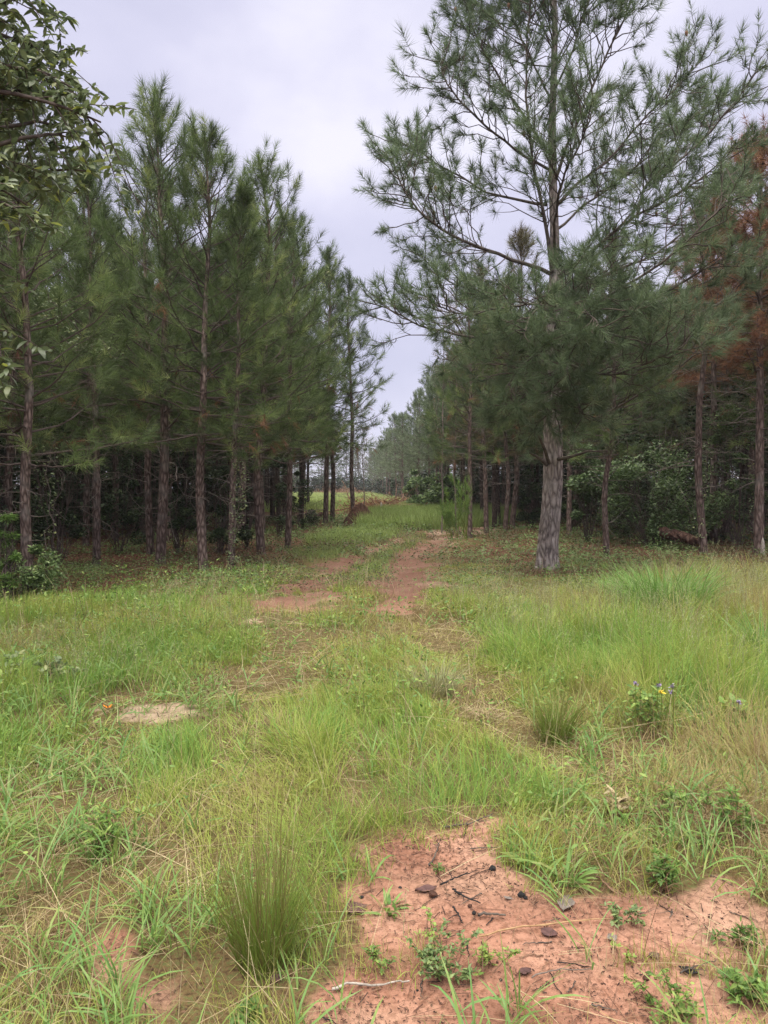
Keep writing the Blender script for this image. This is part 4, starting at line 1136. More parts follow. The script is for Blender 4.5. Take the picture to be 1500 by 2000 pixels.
# bare deciduous saplings against the sky gap, and the feathery weeds by the bend
def bare_sapling(u, v, d, h, label, seed, group=None):
    rng = np.random.default_rng(seed)
    p = at(u, v, d); base = np.array([p[0], d, hz(p[0], d)])
    root = thing('bare_sapling', label, 'sapling', base, 0, group)
    z = np.linspace(0, h, 12); q = np.stack([np.cumsum(rng.normal(0, 0.03, 12)), np.cumsum(rng.normal(0, 0.03, 12)), z], -1)
    m = MB(); tubes(m, q, np.linspace(0.035, 0.008, 12), 6)
    m.build('trunk', M_DEADTWIG, root, True)
    P, R, tips = [], [], []
    for i in range(34):
        j = rng.integers(4, 12); az = rng.uniform(0, 6.28)
        b = curve_pts(q[j], norm(np.array([math.cos(az) * 0.55, math.sin(az) * 0.55, 1])), rng.uniform(0.5, 1.5), 6, 0.2, 0.06, rng); P.append(b); R.append(np.linspace(0.008, 0.003, 6))
        for m_ in range(4):
            b2 = curve_pts(b[rng.integers(2, 5)], norm(rng.normal(0, 0.5, 3) + np.array([0, 0, .8])), rng.uniform(0.2, 0.6), 6, 0.1, 0.06, rng); P.append(b2); R.append(np.linspace(0.005, 0.0025, 6)); tips.append(b2[-1])
    mt = MB(); tubes(mt, np.array(P), np.array(R), 4, mat=0)
    tips = np.array(tips); n = len(tips) * 3; tp = np.repeat(tips, 3, 0) + rng.normal(0, 0.03, (n, 3))
    blades(mt, tp, rng.uniform(0, 6.28, n), 0.09, 0.03, rng.uniform(0.5, 2, n), 0.4, LEAF3, 0.3, 1, rng)
    mt.build('branchwork', [M_DEADTWIG, M_NEEDLE_OLIVE], root)


bare_sapling(862, 1040, 27.5, 8.0, 'tall leafless sapling whose twig ends show against the sky left of the big pine', 1)
bare_sapling(890, 1040, 29, 8.4, 'second leafless sapling, nearer the slim grey pine in the weeds', 2)
bare_sapling(712, 1020, 40, 5.0, 'small bare sapling beside the lone mossy pine at the sky gap', 3)


def feathery(u, v, hpx, label, seed, lean=0.0, group=None):
    rng = np.random.default_rng(seed)
    x, y = on_ground(u, v); base = np.array([x, y, hz(x, y)]); h = hpx / F_PX * y
    root = thing('feathery_weed', label, 'weed', base, 0, group)
    P, R, tuf = [], [], []
    for i in range(7):
        a = rng.uniform(0, 6.28); o = np.array([math.cos(a), math.sin(a), 0]) * rng.uniform(0, 0.2)
        q = curve_pts(o, norm(np.array([rng.normal(lean, 0.16), rng.normal(0, 0.16), 1])), h * rng.uniform(0.7, 1.05), 9, 0, 0.02, rng)
        P.append(q); R.append(np.linspace(0.012, 0.003, 9))
        for j in range(22):
            f = rng.uniform(0.35, 1); k = min(7, int(f * 8)); tuf.append((q[k] + (q[k + 1] - q[k]) * (f * 8 - k), norm(rng.normal(0, 0.5, 3) + np.array([0, 0, 1.2]))))
    m = MB(); tubes(m, np.array(P), np.array(R), 5); m.build('stem', M_SEDGE, root)
    mf = MB(); pos = np.array([a for a, b in tuf]); axd = np.array([b for a, b in tuf])
    needles(mf, pos, axd, 0.16, 0.16, 16, 0.006, rng, np.clip(rng.normal(0.4, 0.2, len(pos)), 0, 1), 0, spread=(0.2, 0.8), droop=0.05)
    mf.build('foliage', M_WEED, root)


feathery(905, 1056, 125, 'tall feathery green weed at the track bend before the thin grey pine', 1)
feathery(884, 1050, 70, 'shorter sparse feathery weed leaning left at the track bend', 2, -0.25)


# ------------------------------------------------------------------ logs, brush pile, mound
def log(p0, p1, r, label, seed, mat=M_ROTTEN, name='fallen_log', broken=True):
    rng = np.random.default_rng(seed)
    p0 = np.array(p0, float); p1 = np.array(p1, float)
    K, S = 30, 18
    s = np.linspace(0, 1, K); base = p0
    P = (p0 + (p1 - p0) * s[:, None]) - base
    P[:, 2] += rng.normal(0, 0.006, K)
    a = np.arange(S) / S * 2 * PI
    A, Sg = np.meshgrid(a, s)
    n = fbm(np.cos(A) * 1.5 + 9, Sg * 6 + np.sin(A) * 1.5, seed, 4) - 0.5
    R = r * (1 + n * 1.3) * np.interp(Sg, [0, 0.04, 0.9, 1], [0.75, 1, 0.95, 0.35])
    d = norm((p1 - p0)[None])[0]; X = norm(np.cross([0, 0, 1.], d)[None])[0]; Y = np.cross(d, X)
    V = P[:, None] + R[..., None] * (np.cos(A)[..., None] * X + np.sin(A)[..., None] * Y)
    V = V + d * ((fbm(np.cos(A) * 3 + 5, np.sin(A) * 3, seed + 3, 2) - 0.5) * 0.35 * smooth(0.85, 1, Sg))[..., None]
    idx = np.arange(K * S).reshape(K, S); nx = np.roll(idx, -1, 1)
    m = MB(); m.add(V, quads=np.stack([idx[:-1], nx[:-1], nx[1:], idx[1:]], -1).reshape(-1, 4))
    c0 = V[0].mean(0); c1 = V[-1].mean(0)
    m.add(np.vstack([V[0], c0[None]]), tris=[[i, (i + 1) % S, S] for i in range(S)])
    m.add(np.vstack([V[-1], c1[None]]), tris=[[(i + 1) % S, i, S] for i in range(S)])
    o = m.build(name, mat, None, True, base)
    o.data.transform(__import__('mathutils').Matrix.Translation([float(c) for c in base]))
    return tag(o, label, 'log')


a0 = at(1290, 1030, 19.5); b0 = at(1368, 1055, 18.6)
a0[2] -= 0.1; b0[2] -= 0.06
log(a0, b0, 0.12, 'rotten reddish log lying against the twiggy pine of the right stand', 3)
a0 = at(606, 1016, 36); b0 = at(632, 1002, 37)
log(a0, b0, 0.11, 'small fallen log propped by the paired dark trunks left of the track', 4)
a0 = at(715, 1012, 37); b0 = at(756, 1020, 33)
x, y = on_ground(795, 1030); log([x - .5, y + .2, 0.06], [x + .35, y, 0.09], 0.05, 'short dark stick-like log lying in the clearing grass at the bend', 5)


def mound(u, v, wpx, hpx, label, seed):
    rng = np.random.default_rng(seed)
    x, y = on_ground(u, v); base = np.array([x, y, hz(x, y)]); w = wpx / 2 / F_PX * y; h = hpx / F_PX * y
    root = thing('earth_mound', label, 'mound', base)
    K, S = 16, 40
    r = np.linspace(0.02, 1, K); a = np.arange(S) / S * 2 * PI
    A, Rr = np.meshgrid(a, r)
    X = np.cos(A) * Rr * w; Y = np.sin(A) * Rr * w * 0.7
    Z = h * (1 - Rr ** 1.6) * (0.55 + 0.9 * fbm(X * 2.4 + 5, Y * 2.4 + 5, seed)) - 0.05 * Rr
    idx = np.arange(K * S).reshape(K, S); nx = np.roll(idx, -1, 1)
    m = MB(); m.add(np.stack([X, Y, Z], -1), quads=np.stack([idx[:-1], idx[1:], nx[1:], nx[:-1]], -1).reshape(-1, 4))
    m.build('earth', M_MOUND, root, False)
    P = [curve_pts([rng.normal(0, w * .4), rng.normal(0, w * .3), h * .3], norm(rng.normal(0, 1, 3) + np.array([0, 0, .6])), rng.uniform(0.4, 1.0), 6, 0, 0.1, rng) for i in range(26)]
    m = MB(); tubes(m, np.array(P), np.tile(np.linspace(0.022, 0.005, 6), (26, 1)), 5)
    m.build('root_tangle', M_BRUSH, root, False)


mound(706, 1026, 84, 44, 'dark clod of earth and roots at the foot of the lone mossy pine', 2)


def brush_pile(u, d, wm, hm, label, seed, nb, mat=M_BRUSH, v=985):
    rng = np.random.default_rng(seed)
    p = at(u, v, d); base = np.array([p[0], d, hz(p[0], d)])
    root = thing('brush_pile', label, 'brush pile', base)
    P, R = [], []
    for i in range(nb):
        c = np.array([rng.normal(0, wm * 0.3), rng.normal(0, wm * 0.2), 0.05 + abs(rng.normal(0, hm * 0.25))])
        az = rng.uniform(0, 6.28); el = rng.uniform(-0.1, 0.75)
        q = curve_pts(c, [math.cos(az) * math.cos(el), math.sin(az) * math.cos(el), math.sin(el)], rng.uniform(0.6, 2.2), 6, rng.uniform(-0.25, 0.25), 0.08, rng)
        q[:, 2] = np.maximum(q[:, 2], 0.03)
        if i < 22:
            m = MB(); tubes(m, q, np.linspace(0.05, 0.012, 6), 6); m.build('branch', mat, root, True)
        else:
            P.append(q); R.append(np.linspace(0.022, 0.006, 6))
    m = MB(); tubes(m, np.array(P), np.array(R), 4)
    n = nb * 16
    pp = np.stack([rng.normal(0, wm * 0.32, n), rng.normal(0, wm * 0.22, n), np.abs(rng.normal(0, hm * 0.3, n)) + 0.03], -1)
    blades(m, pp, rng.uniform(0, 6.28, n), 0.22, 0.09, rng.uniform(0.4, 2.2, n), 0.6, LEAF3, 0.4, 1, rng)
    o = m.build('dead_twigs', [mat, M_NEEDLE_DEAD], root); o['kind'] = 'stuff'


brush_pile(735, 44, 2.6, 1.1, 'heap of reddish-brown cut branches behind the lone mossy pine', 1, 130)
brush_pile(800, 58, 3.4, 0.7, 'low spread of grey-brown slash along the foot of the pale far pines', 2, 110)
brush_pile(665, 150, 8, 2.0, 'distant low heap of purplish-brown brush across the far clearing', 3, 110)
p = at(744, 1005, 42); m = MB(); zc = np.linspace(-0.1, 0.75, 8)
tubes(m, np.stack([p[0] + np.sin(zc * 3) * 0.02, np.full(8, 42.), zc], -1), np.array([.09, .085, .08, .08, .075, .07, .06, .02]), 10)
tag(m.build('broken_stump', M_PALEWOOD, None, True), 'small pale broken stump in front of the reddish branch heap', 'stump')
x, y = gxy(1484, 1084)
m = MB(); tubes(m, np.stack([np.full(9, x + .0), np.full(9, y - 0.13), np.linspace(-0.05, 0.42, 9)], -1), np.array([.055, .055, .052, .05, .048, .045, .036, .024, .006]), 10)
tag(m.build('splintered_stub', M_PALEWOOD, None, True), 'short white splintered stub at the foot of the bare dead pine', 'stump')


# ------------------------------------------------------------------ grasses and ground cover
def frustum_pts(rng, n, y0, y1, margin=1.2, slope=0.5):
    """points spread evenly over the ground the view covers, plus a margin"""
    u = rng.uniform(0, 1, n * 2)
    y = np.sqrt(u * (y1 ** 2 - y0 ** 2) + y0 ** 2)      # density ~ y
    keep = rng.uniform(0, 1, len(y)) < (slope * y + margin) / (slope * y + margin * y / y0) * 1.0
    y = y[keep]
    x = rng.uniform(-1, 1, len(y)) * (slope * y + margin)
    return x[:n], y[:n]


def area(y0, y1, margin=1.2, slope=0.5):
    return slope * (y1 ** 2 - y0 ** 2) + 2 * margin * (y1 - y0)


def scatter(rng, y0, y1, per_m2, prob):
    n = int(area(y0, y1) * per_m2)
    x, y = frustum_pts(rng, n, y0, y1)
    k = rng.uniform(0, 1, len(x)) < prob(x, y)
    return x[k], y[k]


def lushness(x, y):
    """large patches: 0 dry and brown, 1 green"""
    n = fbm(x * 0.55, y * 0.45, 71, 4)
    n2 = fbm(x * 2.3, y * 2.3, 75, 3)
    return np.clip((n - 0.5) * 2.6 + (n2 - 0.5) * 1.5 + 0.56, 0, 1)


P_THIN = gpoly([(60, 1900), (180, 1640), (330, 1700), (420, 1800), (420, 1950), (250, 2080), (60, 2060)])


def open_prob(x, y):
    d = dirt_mask(x, y); f = forest_mask(x, y)
    thin = 0.72 * smooth(-0.25, 0.35, poly_sd(x, y, P_THIN) + (fbm(x * 2.2, y * 2.2, 171) - 0.5) * 1.2)
    return np.clip(1 - d * 1.02, 0.0, 1) * (1 - 0.9 * f) * (1 - thin)


TALL_R = gpoly([(1040, 1260), (1180, 1150), (1520, 1130), (1700, 1600), (1400, 1560), (1180, 1420)])
TALL_C = gpoly([(850, 1300), (860, 1165), (1010, 1180), (1060, 1290)])


def tallness(x, y):
    h = 0.15 + 0.15 * fbm(x * 0.9, y * 0.9, 81, 3)
    h = h + 0.20 * smooth(-0.6, 0.9, poly_sd(x, y, TALL_R)) + 0.08 * smooth(-0.4, 0.4, poly_sd(x, y, TALL_C))
    h = h * (1 - 0.55 * mat_mask(x, y)) * (0.6 + 0.55 * smooth(0.3, 0.62, fbm(x * 1.6, y * 1.6, 85, 3)))
    h = h * (1 - 0.62 * smooth(9.2, 11.8, y) * smooth(4.6, 3.2, x))
    return h * (1 - 0.6 * smooth(0.15, 0.6, dirt_mask(x, y)))


def tufts(x, y, m, rng, jit):
    n = len(x)
    X = np.repeat(x, m) + rng.normal(0, jit, n * m); Y = np.repeat(y, m) + rng.normal(0, jit, n * m)
    return X, Y


def meadow():
    rng = np.random.default_rng(300)
    mb = MB(); ms = MB(); sd = MB()
    for (y0, y1, den, m, w, prof) in ((1.7, 4.0, 340, 14, 0.0034, (1, .85, .5, .04)), (4.0, 7.0, 260, 13, 0.0046, (1, .85, .5, .04)), (7.0, 10.5, 190, 11, 0.0066, (1, .7, .04)), (10.5, 15.5, 130, 10, 0.0090, (1, .7, .04))):
        x, y = scatter(rng, y0, y1, den, lambda a, b: open_prob(a, b) * (1 - 0.6 * mat_mask(a, b)) * (0.28 + 0.85 * smooth(0.32, 0.6, fbm(a * 2.1, b * 2.1, 91, 3))))
        X, Y = tufts(x, y, m, rng, 0.028 + 0.002 * y0)
        N = len(X)
        H = tallness(X, Y); lu = lushness(X, Y); ma = mat_mask(X, Y)
        Z = height(X, Y) - 0.01
        lean = fbm(X * 0.8, Y * 0.8, 95, 2) * 12.5
        az = np.where(rng.uniform(0, 1, N) < 0.4, lean + rng.normal(0, 0.5, N), rng.uniform(0, 6.28, N))
        L = H * rng.uniform(0.5, 1.45, N)
        tilt = np.abs(rng.normal(0.18, 0.28, N)) + 0.75 * ma * rng.uniform(0, 1, N)
        bend = np.abs(rng.normal(0.75, 0.55, N)) + 0.3 * ma
        t = np.clip(0.26 + 0.68 * lu + rng.normal(0, 0.13, N) - 0.36 * ma - 0.45 * (rng.uniform(0, 1, N) < 0.08), 0, 1)
        blades(mb, np.stack([X, Y, Z], -1), az, L, w * rng.uniform(0.6, 1.3, N), tilt, bend, prof, t, 0, rng)
    o = mb.build('meadow_grass', M_GRASS); stuff(o); o['label'] = 'fine yellow-green meadow grass over the clearing'
    # dry straw: thin tan stems, many lying over
    for (y0, y1, den, w) in ((1.7, 4.5, 300, 0.0022), (4.5, 8.5, 170, 0.0034), (8.5, 14.0, 70, 0.0056)):
        x, y = scatter(rng, y0, y1, den, lambda a, b: np.clip(0.35 + 0.9 * mat_mask(a, b) + 0.5 * (1 - lushness(a, b)), 0, 1) * np.clip(1.12 - dirt_mask(a, b) * 1.05, 0.10, 1) * (1 - 0.8 * forest_mask(a, b)))
        N = len(x); ma = mat_mask(x, y)
        L = rng.uniform(0.12, 0.48, N)
        flat = rng.uniform(0, 1, N) < 0.5 + 0.4 * ma
        tilt = np.where(flat, rng.uniform(1.15, 1.6, N), np.abs(rng.normal(0.3, 0.25, N)))
        z = height(x, y) + np.where(flat, rng.uniform(0.005, 0.07, N), -0.01)
        blades(ms, np.stack([x, y, z], -1), rng.uniform(0, 6.28, N), L, w * rng.uniform(0.7, 1.3, N), tilt, rng.uniform(-0.1, 0.4, N), (1, .9, .7, .3), np.clip(rng.normal(0.55, 0.26, N), 0, 1), 0, rng)
    o = ms.build('dry_straw', M_STRAW); stuff(o); o['label'] = 'dry tan straw lying through the grass'
    # airy seed heads over the grass
    for (y0, y1, den, s) in ((2.4, 5.5, 60, 0.007), (5.5, 9.5, 80, 0.010), (9.5, 14, 50, 0.014)):
        x, y = scatter(rng, y0, y1, den, lambda a, b: open_prob(a, b) * (1 - 0.6 * mat_mask(a, b)) * smooth(0.4, 0.65, fbm(a * 0.7 + 4, b * 0.7, 101, 3)))
        N = len(x); H = tallness(x, y) * rng.uniform(1.0, 1.5, N) + 0.08
        az = rng.uniform(0, 6.28, N); tl = np.abs(rng.normal(0.1, 0.15, N))
        z = height(x, y)
        t0 = np.clip(rng.normal(0.5, 0.25, N), 0, 1)
        blades(sd, np.stack([x, y, z], -1), az, H, s * 0.32, tl, 0.2, (1, .9, .8, .4), t0, 0, rng)
        mm = 16
        f = rng.uniform(0.0, 1, N * mm)
        ang = np.repeat(tl + 0.12, mm)
        ce = np.stack([np.repeat(x, mm) + np.cos(np.repeat(az, mm)) * np.sin(ang) * np.repeat(H, mm) * (0.62 + 0.4 * f),
                       np.repeat(y, mm) + np.sin(np.repeat(az, mm)) * np.sin(ang) * np.repeat(H, mm) * (0.62 + 0.4 * f),
                       np.repeat(z, mm) + np.cos(ang) * np.repeat(H, mm) * (0.62 + 0.4 * f)], -1)
        ce += rng.normal(0, 0.028, ce.shape) * (1.15 - f)[:, None]
        blades(sd, ce, rng.uniform(0, 6.28, N * mm), s * 1.6, s * 0.45, rng.uniform(0.2, 1.6, N * mm), 0.2, LEAF3, np.repeat(t0, mm), 0, rng)
    o = sd.build('seeding_grass', M_SEED); stuff(o); o['label'] = 'airy seed heads rising over the meadow grass'
    # wide-bladed grass round the bare soil and along the left foreground
    mw = MB()
    LFG = gpoly([(-300, 1240), (300, 1260), (420, 1400), (210, 1600), (260, 1750), (600, 1860), (760, 1930), (1180, 1965), (1500, 1960), (1700, 2200), (-300, 2200)])
    RFG = gpoly([(960, 1610), (1060, 1540), (1200, 1400), (1560, 1300), (1640, 1900), (1420, 1860), (1330, 1740), (1120, 1760)])
    for (y0, y1, den, m, w) in ((1.6, 3.2, 110, 8, 0.0075), (3.2, 5.5, 80, 8, 0.009), (5.5, 9.0, 46, 8, 0.012)):
        x, y = scatter(rng, y0, y1, den, lambda a, b: np.clip(0.10 + 0.95 * smooth(-0.2, 0.2, poly_sd(a, b, LFG)) + 0.9 * smooth(-0.2, 0.2, poly_sd(a, b, RFG)), 0, 1)
                       * np.clip(1.07 - dirt_mask(a, b), 0.12, 1) * (0.3 + smooth(0.4, 0.6, fbm(a * 2.6, b * 2.6, 111, 3))))
        X, Y = tufts(x, y, m, rng, 0.02)
        N = len(X)
        blades(mw, np.stack([X, Y, height(X, Y) - 0.005 + rng.uniform(0, 0.04, N)], -1), rng.uniform(0, 6.28, N), rng.uniform(0.08, 0.27, N), w * rng.uniform(0.5, 1.2, N), rng.uniform(0.05, 1.0, N), rng.uniform(0.3, 1.5, N),
               (0.6, 1, .95, .7, .05), np.clip(rng.normal(0.62, 0.25, N), 0, 1), 0, rng)
    o = mw.build('wide_bladed_grass', M_WIDE); stuff(o); o['label'] = 'short wide-bladed grass round the bare soil'

    lw = MB()
    for (y0, y1, den, m, ln) in ((1.7, 4.5, 60, 9, 0.030), (4.5, 8.5, 46, 9, 0.040), (8.5, 13.5, 26, 9, 0.055)):
        x, y = scatter(rng, y0, y1, den, lambda a, b: open_prob(a, b) * (1 - 0.6 * mat_mask(a, b)) * smooth(0.47, 0.66, fbm(a * 0.9 + 9, b * 0.9, 161, 3) + 0.10 * smooth(1.5, -3.5, a)))
        X, Y = tufts(x, y, m, rng, 0.045); N = len(X)
        Z = height(X, Y) + rng.uniform(0.02, 1, N) * np.repeat(rng.uniform(0.08, 0.34, len(x)), m)
        blades(lw, np.stack([X, Y, Z], -1), rng.uniform(0, 6.28, N), ln * rng.uniform(0.6, 1.4, N), ln * 0.42 * rng.uniform(0.6, 1.3, N), rng.uniform(0.4, 1.7, N), 0.5, (0.2, .95, .8, .05), np.clip(rng.normal(0.5, 0.25, N), 0, 1), 0, rng)
    o = lw.build('meadow_weeds', M_WEED); stuff(o); o['label'] = 'small leafy weeds mixed through the meadow grass'


meadow()


def ground_cover():
    rng = np.random.default_rng(400)
    mb = MB(); mg = MB(); ml = MB()
    # leafy ground cover along the forest edges and beside the track
    def prob(a, b):
        edge = smooth(10.5, 13.0, b)
        corner = smooth(-0.9, 0.3, np.interp(b, LEFT_EDGE[:, 1], LEFT_EDGE[:, 0]) - a + 0.6) * smooth(6, 9, b)
        dark = smooth(2.0, 9.0, np.maximum(np.interp(b, LEFT_EDGE[:, 1], LEFT_EDGE[:, 0]) - a, a - np.interp(b, RIGHT_EDGE[:, 1], RIGHT_EDGE[:, 0]) - 4))
        return np.maximum(edge, corner) * (1 - 0.86 * dirt_mask(a, b)) * (0.2 + 0.9 * smooth(0.38, 0.62, fbm(a * 1.2, b * 1.2, 121, 3))) * (1 - 0.85 * dark)
    for (y0, y1, den, m, s) in ((7, 16, 70, 9, 0.042), (16, 26, 42, 8, 0.062), (26, 42, 16, 7, 0.10)):
        x, y = scatter(rng, y0, y1, den, prob)
        X, Y = tufts(x, y, m, rng, 0.10)
        N = len(X); z = height(X, Y) + rng.uniform(0, 1, N) ** 1.5 * np.repeat(rng.uniform(0.06, 0.32, len(x)), m)
        lu = fbm(X * 0.9, Y * 0.9, 131, 3)
        t = np.clip(0.15 + 1.05 * smooth(0.34, 0.66, lu) * 0.8 + rng.normal(0, 0.14, N), 0, 1)
        blades(mb, np.stack([X, Y, z], -1), rng.uniform(0, 6.28, N), s * rng.uniform(0.6, 1.3, N), s * 0.6 * rng.uniform(0.6, 1.2, N), rng.uniform(0.6, 1.8, N), 0.4, LEAF3, t, 0, rng)
    o = mb.build('ground_cover', M_COVER); stuff(o); o['label'] = 'low leafy ground cover beside the track and under the stand edges'
    # grass of the track middle and the bright far clearing
    FAR_P = gpoly([(700, 1016), (760, 1002), (980, 1000), (1010, 1016), (960, 1026), (860, 1037), (780, 1036), (700, 1040)])
    MID_P = gpoly([(610, 1170), (690, 1100), (760, 1075), (830, 1050), (800, 1085), (775, 1110), (740, 1150), (720, 1185)])
    SIDE_P = gpoly([(560, 1090), (640, 1040), (720, 1035), (790, 1040), (700, 1075), (640, 1105)])
    def pr2(a, b):
        m_ = np.maximum(smooth(-0.3, 0.3, poly_sd(a, b, FAR_P)), 0.75 * smooth(-0.1, 0.3, poly_sd(a, b, MID_P)))
        return np.maximum(m_, 0.55 * smooth(-0.3, 0.5, poly_sd(a, b, SIDE_P))) * (1 - dirt_mask(a, b))
    for (y0, y1, den, m, w, h) in ((12, 20, 80, 9, 0.009, 0.16), (20, 28, 60, 9, 0.014, 0.28), (28, 48, 44, 9, 0.022, 0.6)):
        x, y = scatter(rng, y0, y1, den, pr2); X, Y = tufts(x, y, m, rng, 0.08); N = len(X)
        t = np.clip(rng.normal(0.5, 0.2, N) + (fbm(X * .6, Y * .6, 141, 2) - 0.5), 0, 1)
        blades(mg, np.stack([X, Y, height(X, Y)], -1), rng.uniform(0, 6.28, N), h * rng.uniform(0.5, 1.25, N), w, np.abs(rng.normal(0.15, 0.2, N)), rng.uniform(0.1, 0.9, N), (1, .8, .04), t, 0, rng)
    # far field
    N = 26000
    Y = rng.uniform(46, 165, N); X = -2.5 - (Y - 46) * 0.045 + rng.uniform(-1, 1, N) * (5 + (Y - 46) * 0.10)
    blades(mg, np.stack([X, Y, height(X, Y)], -1), rng.uniform(0, 6.28, N), 0.55 * rng.uniform(0.6, 1.3, N), 0.05, np.abs(rng.normal(0.2, 0.2, N)), 0.5, (1, .8, .04), np.clip(rng.normal(0.75, 0.25, N), 0, 1), 0, rng)
    o = mg.build('clearing_grass', M_CLEAR); stuff(o); o['label'] = 'bright green grass of the track middle and far clearing'
    # needle litter and small bits on the bare soil and forest floor
    for (y0, y1, den, l, w) in ((1.6, 4.2, 800, 0.032, 0.0022), (4.2, 8, 300, 0.05, 0.0042)):
        x, y = scatter(rng, y0, y1, den, lambda a, b: dirt_mask(a, b) * (0.12 + 0.95 * smooth(0.42, 0.66, fbm(a * 2.0, b * 2.0, 151, 4))))
        N = len(x)
        blades(ml, np.stack([x, y, height(x, y) + 0.004 + rng.uniform(0, .006, N)], -1), rng.uniform(0, 6.28, N), l * rng.uniform(0.2, 1.9, N), w * rng.uniform(0.6, 2.0, N), rng.uniform(1.42, 1.6, N), rng.uniform(-0.2, 0.25, N), (.8, 1, .8), rng.uniform(0, 0.8, N), 0, rng)
    x, y = scatter(rng, 10, 26, 70, lambda a, b: forest_mask(a, b) * 0.9); N = len(x)
    blades(ml, np.stack([x, y, height(x, y) + rng.uniform(0.005, .05, N)], -1), rng.uniform(0, 6.28, N), rng.uniform(0.08, 0.22, N), 0.009, rng.uniform(1.2, 1.7, N), 0.2, (1, .8, .1), rng.uniform(0.2, 1, N), 0, rng)
    for (y0, y1, den, l, w) in ((1.6, 4.2, 5200, 0.007, 0.004), (4.2, 8, 800, 0.012, 0.007)):
        x, y = scatter(rng, y0, y1, den, lambda a, b: np.clip(dirt_mask(a, b), 0, 1) * (0.2 + 0.9 * smooth(0.4, 0.68, fbm(a * 3.0, b * 3.0, 153, 4))))
        N = len(x)
        blades(ml, np.stack([x, y, height(x, y) + 0.003 + rng.uniform(0, .004, N)], -1), rng.uniform(0, 6.28, N), l * rng.uniform(0.3, 2.0, N) ** 1.3, w * rng.uniform(0.4, 1.4, N), rng.uniform(1.3, 1.6, N), 0.1, (.6, 1, .5), rng.uniform(0, 1, N) ** 1.6, 0, rng)
    bx, by = gxy(1065, 1120); N = 1500
    a = rng.uniform(0, 6.28, N); rr = 0.2 + np.abs(rng.normal(0, 0.45, N)); x = bx + np.cos(a) * rr; y = by + np.sin(a) * rr
    blades(ml, np.stack([x, y, height(x, y) + 0.005 + rng.uniform(0, .06, N) * np.exp(-rr)], -1), rng.uniform(0, 6.28, N), rng.uniform(0.08, 0.24, N), 0.009, rng.uniform(1.2, 1.65, N), 0.15, (1, .8, .2), rng.uniform(0.3, 1, N), 0, rng)
    x, y = scatter(rng, 1.6, 6, 260, lambda a, b: dirt_mask(a, b) * 0.8); N = len(x)
    blades(ml, np.stack([x, y, height(x, y) + 0.004 + rng.uniform(0, .008, N)], -1), rng.uniform(0, 6.28, N), rng.uniform(0.05, 0.17, N), 0.0018, rng.uniform(1.5, 1.58, N), rng.uniform(-0.06, 0.1, N), (1, 1, 1, .6), rng.uniform(0.3, 1, N), 0, rng)
    o = ml.build('leaf_litter', M_LITTER); stuff(o); o['label'] = 'scattered dark bark bits and dead needles on bare soil'


ground_cover()


# ------------------------------------------------------------------ single grass clumps and weeds
def clump(u, v, hpx, wpx, n, label, seed, mat=M_SEDGE, w=0.004, d=None, bend=(0.2, 0.6), tilt=0.16, name='grass_clump', group=None, prof=(1, .85, .5, .04), brown=0):
    rng = np.random.default_rng(seed)
    x, y = on_ground(u, v); base = np.array([x, y, hz(x, y)])
    h = hpx / F_PX * y; r = wpx / 2 / F_PX * y
    mb = MB()
    a = rng.uniform(0, 6.28, n); rr = np.sqrt(rng.uniform(0, 1, n)) * r * 0.55
    px, py = np.cos(a) * rr, np.sin(a) * rr
    z = height(px + x, py + y) - base[2] - 0.01
    az = a + rng.normal(0, 0.7, n)
    out = rr / (r * 0.55 + 1e-9)
    blades(mb, np.stack([px, py, z], -1), az, h * rng.uniform(0.55, 1.15, n), w * rng.uniform(0.7, 1.3, n), np.abs(rng.normal(0, tilt, n)) + 0.28 * out * rng.uniform(0, 1, n), rng.uniform(*bend, n), prof, np.clip(rng.normal(0.6, 0.24, n), 0, 1), 0, rng)
    if brown:
        k = brown; b = rng.integers(0, n, k)
        blades(mb, np.stack([px[b], py[b], z[b]], -1), az[b], h * rng.uniform(0.9, 1.3, k), w * 0.6, np.abs(rng.normal(0.08, 0.1, k)), 0.2, (1, .9, .8, .6), 0.04, 0, rng)
    o = mb.build(name, mat); o.location = [float(c) for c in base]
    return tag(o, label, 'grass clump', group)


clump(515, 1875, 275, 185, 330, 'tall upright olive-green sedge clump left of the bare red soil', 1, M_SEDGE, 0.0036, brown=60, tilt=0.17, bend=(0.1, 1.0))
clump(1300, 1205, 125, 260, 900, 'lush bright green broad-bladed grass clump below the rotten log', 2, M_LUSH, 0.013, bend=(0.4, 1.5), prof=(.7, 1, .85, .5, .04))
clump(1215, 1190, 90, 120, 260, 'smaller bright grass clump at the side of the lush one towards the big pine', 12, M_LUSH, 0.012, bend=(0.4, 1.5), prof=(.7, 1, .85, .5, .04))
clump(1085, 1450, 120, 110, 300, 'yellow-green spreading grass clump halfway along the right wheel line', 3, M_SEDGE, 0.0045, bend=(0.3, 1.1))
clump(1495, 1290, 130, 60, 120, 'tall light green grass clump at the right edge', 4, M_LUSH, 0.012, bend=(0.2, 0.9))
clump(585, 1470, 120, 190, 260, 'fresh green grass clump in the middle of the meadow behind the sedge', 5, M_GRASS, 0.005, tilt=0.35, bend=(0.4, 1.3))
clump(390, 1250, 75, 150, 220, 'taller green grass clump left of the left wheel line', 6, M_GRASS, 0.006, tilt=0.35, bend=(0.3, 1.2))
clump(850, 1350, 90, 130, 360, 'pale grass mound at the start of the trampled right wheel line', 7, M_SEED, 0.0042, bend=(0.5, 1.5))
clump(540, 1415, 45, 70, 220, 'small rust-brown dead tuft in the meadow', 8, M_STRAW, 0.004, bend=(0.5, 1.6), tilt=0.5)
clump(940, 1395, 35, 110, 260, 'flattened rust-brown grass patch on the right wheel line', 9, M_STRAW, 0.004, bend=(0.6, 1.6), tilt=0.7)
